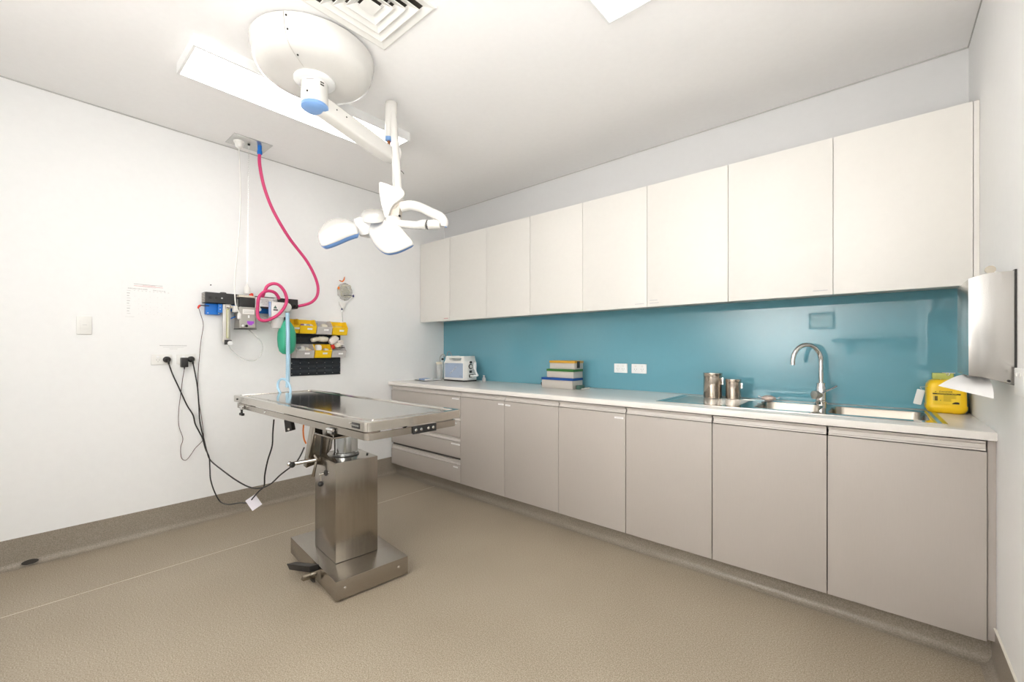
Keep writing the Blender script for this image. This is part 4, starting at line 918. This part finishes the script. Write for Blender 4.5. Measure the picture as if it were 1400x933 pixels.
# ------------------------------------------------------------------ autoclave/steriliser and things at left worktop end
AX0, AX1, AY0, AY1 = 0.245, 0.500, 2.80, 2.93
ac = thing('steriliser_unit', 'white portable machine with a blue front panel and carry handle on the worktop corner', 'machine', (0.39, 2.88, WT))
ac_f = 2.86
xl = at(607, 500, 'y', ac_f).x; xr = at(634, 500, 'y', ac_f).x; z1 = at(634, 488, 'y', ac_f).z
yb_ = 3.02; d_ = yb_ - ac_f
sh_ = MB(); Rr = lambda z_, e0=0.0, eb=0.0: [(xl + e0, ac_f + e0 * .3, z_), (xr - 0.01 * 0, ac_f + e0 * .3, z_), (xr + 0.016 - eb, ac_f + 0.03, z_), (xr + 0.016 - eb, yb_, z_), (xl + e0, yb_, z_)]
sh_.loops([Rr(WT + 0.012), Rr(WT + 0.185), Rr(WT + 0.205, 0.012, 0.01)])
bod = sh_.build('case', WHP, ac, bevel=0.005)
MB().loops([Rr(WT), Rr(WT + 0.013)]).build('base', BLK, ac)
hz = WT + 0.205
yk0, yk1 = ac_f + 0.004, yb_ - 0.004
MB().prism([(xl + 0.012, hz - 0.002), (xl + 0.090, hz - 0.002), (xl + 0.070, hz + 0.028), (xl + 0.066, hz + 0.046), (xl + 0.03, hz + 0.046)], 'y', yk0, yk1).build('handle_cheek', WHP, ac, bevel=0.004)
MB().prism([(xr - 0.055, hz - 0.002), (xr + 0.006, hz - 0.002), (xr - 0.004, hz + 0.046), (xr - 0.034, hz + 0.046), (xr - 0.034, hz + 0.028)], 'y', yk0, yk1).build('handle_cheek', WHP, ac, bevel=0.004)
MB().box((xl + 0.060, yk0 + 0.003, hz + 0.024), (xr - 0.030, yk0 + 0.05, hz + 0.0455)).build('carry_handle', WHP, ac, bevel=0.006)
pn = box('front_panel', (xl + 0.016, ac_f - 0.0015, WT + 0.035), (xr - 0.012, ac_f, WT + 0.180), PANELF, ac, smooth=False)
M = Matrix.Translation(((xl + xr) / 2 - 0.005, ac_f - 0.002, WT + 0.108)) @ Matrix.Rotation(-0.62, 4, 'Y')
MB().box((-0.062, -0.0008, -0.006), (0.062, 0, 0.006), M).build('diagonal_band', mat('pale_band', (0.66, 0.72, 0.80), .4), ac, smooth=False)
dt = text('diagonal_print', 'Steam Steriliser', 0.019, ((xl + xr) / 2 - 0.005, ac_f - 0.0035, WT + 0.108), (PI / 2, -0.62, 0), INK, ac)
text('corner_print', 'ST 20', 0.014, (xr - 0.045, ac_f - 0.0022, WT + 0.052), ROT_BACK, INK, ac); text('corner_print', 'MEDICAL', 0.010, (xl + 0.042, ac_f - 0.0022, WT + 0.170), ROT_BACK, INK, ac)
sx_ = xr + 0.0165
for zz, yy, rr in ((WT + 0.190, 0.075, 0.016), (WT + 0.060, 0.10, 0.011)):
    MB().lathe([(rr * .8, 0), (rr * .8, 0.010), (rr * 0.65, 0.014)], (sx_, ac_f + yy, zz), axis='x', n=18).build('side_knob', BLK, ac)
MB().lathe([(0.026, 0), (0.026, 0.004), (0.020, 0.005)], (sx_, ac_f + 0.075, WT + 0.148), axis='x', n=24).build('dial_ring', BLKB, ac)
MB().lathe([(0.016, 0.005), (0.015, 0.012)], (sx_, ac_f + 0.075, WT + 0.148), axis='x', n=20).build('dial', WHP, ac)
box('side_switch', (sx_ - .001, ac_f + 0.06, WT + 0.085), (sx_ + 0.005, ac_f + 0.09, WT + 0.110), BLK, ac)
box('power_inlet', (sx_ - .001, ac_f + 0.055, WT + 0.040), (sx_ + 0.006, ac_f + 0.088, WT + 0.068), BLK, ac)
o = MB().tube([(sx_ + 0.008, ac_f + 0.07, WT + 0.055), (sx_ + 0.06, ac_f + 0.06, WT + 0.058), (sx_ + 0.125, ac_f + 0.05, WT + 0.066), (sx_ + 0.10, ac_f + 0.06, WT + 0.085), (sx_ + 0.05, ac_f + 0.08, WT + 0.145), (sx_ + 0.045, ac_f + 0.085, WT + 0.170), (sx_ + 0.055, ac_f + 0.085, WT + 0.180), (sx_ + 0.062, ac_f + 0.085, WT + 0.165), (sx_ + 0.048, ac_f + 0.09, WT + 0.135), (sx_ + 0.02, ac_f + 0.10, WT + 0.12)], 0.009, n=8).build('white_cable', WHB)
tag(o, 'white cable looping from the right side of the white machine', 'cable')
pbq = at(651, 519, 'z', WT)
o = thing('small_clear_bottle', 'tiny clear bottle lying behind the white machine near the cable', 'bottle', (xr + 0.12, 3.02, WT))
MB().lathe([(0.018, 0), (0.018, 0.035), (0.009, 0.045), (0.009, 0.055)], (xr + 0.12, 3.02, WT), n=18).build('body', CLR, o)
MB().lathe([(0.011, 0.052), (0.011, 0.062)], (xr + 0.12, 3.02, WT), n=14).build('cap', WHP, o)
# water cylinder with bracket to the left
wx = at(601, 500, 'y', 2.95).x
wc = thing('humidifier_jar', 'tall clear jar with a cream top and curved tube left of the white machine', 'jar', (wx, 2.95, WT))
MB().lathe([(0.030, 0.0), (0.030, 0.15), (0.024, 0.165)], (wx, 2.95, WT), n=24).build('jar', CTUBE, wc)
MB().lathe([(0.036, 0.160), (0.038, 0.163), (0.038, 0.182), (0.030, 0.186)], (wx, 2.95, WT), n=24).build('jar_lid', CREAM, wc)
MB().cyl((wx + .045, 2.95, WT), (wx + .045, 2.95, WT + 0.19), 0.006).build('upright', CHROME, wc)
MB().tube([(wx + 0.01, 2.95, WT + 0.185), (wx + 0.01, 2.95, WT + 0.235), (wx + 0.04, 2.95, WT + 0.262), (wx + 0.075, 2.95, WT + 0.262), (wx + 0.09, 2.95, WT + 0.235)], 0.0045, n=8).build('bent_tube', GREYB, wc)
MB().sphere((wx + 0.055, 2.945, WT + 0.215), 0.013, sc=(1.3, 1, .8), n=12, m=8).build('black_nut', BLK, wc)
o = MB().tube([(wx + 0.09, 2.97, WT + 0.19), (wx + 0.085, 2.98, WT + 0.26), (wx + 0.105, 2.98, WT + 0.295), (wx + 0.14, 2.98, WT + 0.285), (wx + 0.175, 2.98, WT + 0.22)], 0.003, n=8).build('thin_hose', INK); tag(o, 'thin dark hose arching behind the white machine', 'hose')
# flat papers / tray
fp = thing('folder', 'thin black and white folder lying flat on the worktop corner', 'folder', (0.14, 2.72, WT))
a = at(566, 521, 'y', 2.72); 
MB().prism([(0.03, 2.70), (0.26, 2.64), (0.28, 2.86), (0.05, 2.90)], 'z', WT, WT + 0.004).build('cover', BLKB, fp, smooth=False)
MB().prism([(0.035, 2.71), (0.25, 2.66), (0.27, 2.85), (0.055, 2.89)], 'z', WT + 0.004, WT + 0.008).build('sheets', PAPER, fp, smooth=False)
bt = thing('blue_packet', 'small bright blue and white packet lying on the folder', 'packet', (0.12, 2.72, WT + .008))
box('wrapper', (0.115, 2.68, WT + 0.008), (0.235, 2.77, WT + 0.022), WHB, bt, 0.004)
box('blue_print', (0.128, 2.6792, WT + 0.0095), (0.220, 2.6799, WT + 0.0185), mat('bright_blue', (0.06, 0.25, 0.62), .4), bt, smooth=False)
box('blue_top', (0.128, 2.685, WT + 0.0221), (0.220, 2.76, WT + 0.0226), mat('bright_blue', (0, 0, 0)), bt, smooth=False)

# ------------------------------------------------------------------ stack of three boxes
fy3 = 2.86
def tray_box(px0, px1, z0, z1, y0, y1, lidm, label, lidh=0.02, xr_=None):
    x0 = at(px0, 520, 'y', y0).x; x1 = at(px1, 520, 'y', y0).x
    t = thing('storage_box', label, 'box', ((x0 + x1) / 2, (y0 + y1) / 2, z0), 'grey boxes with coloured lids')
    MB().box((x0 + 0.003, y0 + 0.003, z0), (x1 - 0.003, y1 - 0.003, z1 - lidh)).build('body', GREYB, t, bevel=0.003)
    MB().box((x0, y0, z1 - lidh + 0.0003), (x1, y1, z1 - 0.0003)).build('lid', lidm, t, bevel=0.003)
    MB().box((x0 + 0.01, y0 + 0.001, z0 + 0.004), (x1 - 0.01, y0 + 0.0035, z1 - lidh - 0.006)).build('front_panel', GREYB, t, bevel=0.001)
    return x0, x1
bz = [WT, WT + 0.086, WT + 0.157, WT + 0.225]
x0, x1 = tray_box(740, 783, bz[0], bz[1], fy3, fy3 + 0.155, BLUL, 'grey box with a blue lid, bottom of the stack on the worktop')
tray_box(747, 784, bz[1], bz[2], fy3 + 0.01, fy3 + 0.155, GRNL, 'grey box with a green lid, middle of the stack')
xa3, xb3 = tray_box(751, 786, bz[2], bz[3], fy3 + 0.02, fy3 + 0.15, AMBER, 'grey box with an amber lid, top of the stack')
o = box('dark_clip', (xb3, fy3 + 0.05, bz[2] + 0.01), (xb3 + 0.006, fy3 + 0.085, bz[3] - 0.004), BLK, bevel=0.001); o.name = 'clip'; tag(o, 'dark clip on the right side of the amber lidded box', 'clip')
cr = thing('coiled_lead', 'dark green bundle of leads lying right of the bottom box', 'lead', (x1 + 0.03, fy3 + 0.06, WT))
random.seed(5); b = MB()
for k in range(4):
    b.tube([(x1 + 0.032 + 0.022 * math.cos(a_) * (1 + .2 * random.random()), fy3 + 0.06 + 0.04 * math.sin(a_), WT + 0.006 + 0.007 * k) for a_ in [2 * PI * i / 10 + k for i in range(11)]], 0.0045, n=6, sub=3)
b.build('coil', DGREEN, cr); MB().tube([(x1 + 0.03, fy3 + 0.03, WT + 0.005), (x1 + 0.07, fy3 + 0.05, WT + 0.006), (x1 + 0.105, fy3 + 0.08, WT + 0.012)], 0.005, n=6).build('plug_end', GREYB, cr)
o = MB().tube([(x0 - 0.002, fy3 + 0.05, WT + 0.010), (x0 - 0.015, fy3 + 0.04, WT + 0.02), (x0 - 0.035, fy3 + 0.05, WT + 0.035)], 0.011, n=10, rs=[0.012, 0.012, 0.006]).build('black_plug', BLK); tag(o, 'small black plug poking out left of the bottom box', 'plug')

# ------------------------------------------------------------------ operating table
CTR = Vector((1.393, 1.223, 0))
tb2 = thing('operating_table', 'stainless steel veterinary operating table on a square column and base', 'table', (1.39, 1.22, 0))
TH = math.radians(-5.6)
def RM(c): return Matrix.Translation(c) @ Matrix.Rotation(TH, 4, 'Z')
BC = Vector((1.376, 1.235, 0))
bs = MB().box((-0.347, -0.195, 0.012), (0.347, 0.195, 0.106), RM(BC)).build('base', STEEL, tb2, bevel=0.003)
for sx in (-1, 1):
    for sy_ in (-1, 1):
        c = RM(BC) @ Vector((sx * 0.30, sy_ * 0.155, 0)); MB().cyl(c, c + UP * 0.013, 0.022, n=16).build('foot', BLK, bs)
for dy in (-0.15, 0.14):
    c = RM(BC) @ Vector((0.347, dy, 0.064)); d = (RM(BC).to_3x3() @ Vector((1, 0, 0))); MB().lathe([(0.007, 0), (0.006, 0.003), (0.002, 0.004)], c, axis='x', n=12).build('bolt', CHROME, bs)
cl = MB().box((-0.151, -0.117, 0.108), (0.151, 0.117, 0.635), RM(CTR)).build('column', STEELH, tb2, bevel=0.003)
MB().box((-0.150, -0.116, 0.1055), (0.150, 0.116, 0.109), RM(CTR)).build('column_seal', BLK, tb2)
MB().lathe([(0.066, 0.635), (0.066, 0.655), (0.063, 0.657), (0.063, 0.76)], CTR, n=40).build('lift_cylinder', mat('lift_chrome', (0.55, 0.58, 0.60), 0.15, 1), tb2)
MB().lathe([(0.071, 0.6345), (0.071, 0.640), (0.066, 0.641)], CTR, n=40).build('cylinder_ring', BLKB, tb2)
MB().cyl(CTR + Vector((0.09, 0.08, 0.635)), CTR + Vector((0.09, 0.08, 0.643)), 0.006, n=10).build('cap_bolt', BLK, tb2)
# head block under top (open channel)
hbk = MB().box((1.30, 1.085, 0.760), (1.525, 1.36, 0.768)).box((1.517, 1.085, 0.768), (1.525, 1.36, 0.858)).box((1.30, 1.085, 0.768), (1.308, 1.36, 0.858)).box((1.308, 1.352, 0.768), (1.517, 1.36, 0.858)).box((1.40, 1.085, 0.768), (1.517, 1.093, 0.815))
hbk.build('head_channel', STEEL, tb2, bevel=0.0015)
box('pivot_block', (1.34, 1.12, 0.768), (1.48, 1.32, 0.865), BLKB, tb2, 0.004)
# subframe
for y in (1.03, 1.27): box('cross_member', (0.75, y, 0.866), (1.95, y + 0.03, 0.897), STEEL, tb2, 0.002)
box('under_plate', (1.15, 0.99, 0.858), (1.60, 1.35, 0.866), STEEL, tb2, 0.001)
# top
TX0, TX1, TY0, TY1, ZTOP = 0.552, 2.150, 0.905, 1.415, 0.940
R = lambda e, z, r: [(x, y, z) for x, y in rrect(TX0 + e, TY0 + e, TX1 - e, TY1 - e, r, 6)]
top = MB(); top.loops([R(0.012, 0.899, 0.018), R(0.0, 0.901, 0.024), R(0.0, 0.937, 0.024), R(0.003, ZTOP, 0.022), R(0.026, ZTOP, 0.02), R(0.030, 0.9345, 0.02), R(0.062, 0.9325, 0.018), R(0.068, 0.9365, 0.018)])
tt = top.build('table_top', STEELT, tb2, ang=25)
# rim plate along the near side and ends is a brushed band
rl = MB(); rl.loops([R(0.014, 0.862, 0.03), R(0.014, 0.891, 0.03), R(0.022, 0.891, 0.025), R(0.022, 0.862, 0.025), R(0.014, 0.862, 0.03)], cap0=False, cap1=False)
rl = rl.build('side_rail', STEEL, tb2, ang=30)
for x in (0.75, 1.30, 1.85):
    for y0, y1 in ((TY0 + 0.020, TY0 + 0.05), (TY1 - 0.05, TY1 - 0.020)): box('rail_spacer', (x, y0, 0.868), (x + 0.05, y1, 0.8995), STEEL, tb2)
for x in (1.05, 1.82):
    MB().lathe([(0.007, 0), (0.006, -0.003), (0.002, -0.004)], (x, TY0 + 0.0140, 0.877), axis='y', n=12).build('rail_bolt', CHROME, rl)
MB().lathe([(0.006, 0), (0.005, -0.003), (0.001, -0.004)], (0.632, TY0, 0.920), axis='y', n=12).build('side_bolt', BLKB, tt)
np_ = MB().box((2.040, TY0 - 0.002, 0.909), (2.102, TY0, 0.931)).build('name_plate', BLK, tt, bevel=0.0008)
text('plate_print', 'PANNOMED', 0.010, (2.071, TY0 - 0.0026, 0.920), ROT_BACK, ALU, np_)
MB().cyl((2.028, TY0, 0.926), (2.028, TY0 - 0.004, 0.926), 0.0045, n=10).build('plate_screw', CHROME, tt)
# outlet block on right rail
ob = MB().box((TX1 - 0.0135, 1.135, 0.858), (TX1 - 0.008, 1.265, 0.893)).build('hole_plate', BLKB, rl, bevel=0.001)
for y in (1.150, 1.178, 1.218, 1.245): MB().lathe([(0.007, 0), (0.007, 0.003), (0.003, 0.004)], (TX1 - 0.008, y, 0.876), axis='x', n=12).build('stud', CHROME, ob)
MB().prism([(1.085, 0.900), (1.115, 0.900), (1.10, 0.889)], 'x', TX1 - 0.03, TX1 - 0.015).build('rail_clip', BLK, rl, smooth=False)
# rail clamps
def clamp(x, knob):
    t = MB().box((x - 0.020, TY0 + 0.000, 0.858), (x + 0.020, TY0 + 0.012, 0.885)).build('rail_clamp', ALU, tb2, bevel=0.003)
    MB().cyl((x - 0.030, TY0 + 0.004, 0.875), (x + 0.03, TY0 + 0.004, 0.875), 0.006, n=10).build('clamp_pin', CHROME, t)
    if knob:
        MB().cyl((x + 0.018, TY0, 0.862), (x + 0.018, TY0, 0.840), 0.006, n=10).build('knob_stem', BLK, t)
        MB().box((x - 0.008, TY0 - 0.008, 0.826), (x + 0.044, TY0 + 0.008, 0.842)).build('clamp_knob', BLK, t, bevel=0.004)
clamp(0.70, True)
q_ = at(450, 586, 'y', TY0); clamp(q_.x, False)
q2 = at(459, 586, 'y', TY0 + 0.02); box('clamp_slot', (q2.x - 0.008, TY0 + 0.002, 0.856), (q2.x + 0.008, TY0 + 0.013, 0.882), BLK, tb2)
# black hand-piece holder below rail
ph = [P(388, 574.5, 2.25), P(397, 577, 2.24), P(399.5, 589, 2.24), P(390, 591.5, 2.25)]
pk = MB(); pk.loops([ph, [p + VF * 0.03 + VR * 0.004 for p in ph]]); pk = pk.build('black_holder', BLK, tb2, bevel=0.003)
MB().sphere(P(394.5, 587.3, 2.232), 0.008, sc=(1, .6, .7), n=10, m=6).build('holder_screw', GREYB, pk)
o = MB().tube([P(415.2, 581, 2.50), P(414.6, 590, 2.50), P(415.6, 600, 2.50), P(418.5, 607, 2.50)], 0.0045, n=8).build('orange_tube', ORG); tag(o, 'short orange tube hanging beneath the table top', 'tube')
# tilt bracket: sloping channel left of the column
def slab3(a, b, c, d, th, name, m, par):
    pts = [P(*a), P(*b), P(*c), P(*d)]; n = (pts[1] - pts[0]).cross(pts[3] - pts[0]).normalized()
    return MB().loops([pts, [p + n * th for p in pts]]).build(name, m, par, bevel=0.001)
slab3((424, 581, 2.44), (431, 583, 2.42), (419, 640, 2.40), (414.5, 637, 2.42), 0.006, 'tilt_flange', STEEL, tb2)
slab3((431, 583, 2.42), (445, 583, 2.52), (440, 632, 2.50), (419, 640, 2.40), 0.006, 'tilt_web', STEELH, tb2)
slab3((440, 584, 2.46), (455, 590, 2.42), (452, 614, 2.42), (436, 634, 2.46), 0.006, 'tilt_plate', STEELH, tb2)
MB().cyl(P(442, 585, 2.40), P(437, 628, 2.42), 0.005, n=8).build('tilt_rod', BLKB, tb2)
# tilt lever with ball
lv2 = MB().cyl(P(398, 635, 2.30), P(438, 627.5, 2.36), 0.011, n=14).build('tilt_lever', CHROME, tb2)
MB().sphere(P(399.5, 636, 2.28), 0.0155, n=16, m=10).build('lever_ball', BLK, lv2)
MB().sphere(P(396, 634.5, 2.31), 0.013, n=14, m=8).build('lever_tip', CHROME, lv2)
MB().cyl(P(431.5, 623, 2.34), P(435.5, 629, 2.31), 0.010, n=14).build('tilt_lug', STEEL, tb2)
slab3((430.5, 632, 2.36), (433, 632, 2.36), (429, 653, 2.36), (425.5, 652, 2.36), 0.012, 'release_lever', STEELH, tb2)
# crank on the column face
sh2 = MB().cyl(P(437, 649, 2.19), P(449, 646.5, 2.235), 0.0055, n=10).build('crank_shaft', CHROME, tb2)
MB().cyl(P(445, 647, 2.215), P(446.2, 646.8, 2.219), 0.015, n=18).build('crank_collar', BLK, sh2)
MB().cyl(P(438.5, 648.5, 2.195), P(438.5, 659, 2.195), 0.0035, n=8).build('crank_link', CHROME, sh2)
MB().sphere(P(438.5, 662, 2.195), 0.0145, n=16, m=10).build('crank_ball', BLK, sh2)
# foot pedals at base left face
pA_ = [P(391.5, 771.5, 2.30), P(423, 775, 2.20), P(423, 783.5, 2.20), P(395.5, 779.5, 2.28)]
pd = MB(); pd.loops([pA_, [p + Vector((0.0, 0.05, -0.006)) for p in pA_]]).build('foot_pedal', BLK, tb2, bevel=0.003)
slab3((413, 787.5, 2.15), (434, 782, 2.22), (434, 785, 2.22), (416, 790, 2.14), 0.02, 'pedal_lever', STEEL, tb2)
slab3((424, 788, 2.18), (431, 786, 2.22), (431, 797, 2.22), (428, 794, 2.20), 0.015, 'pedal_bracket', BLK, tb2)
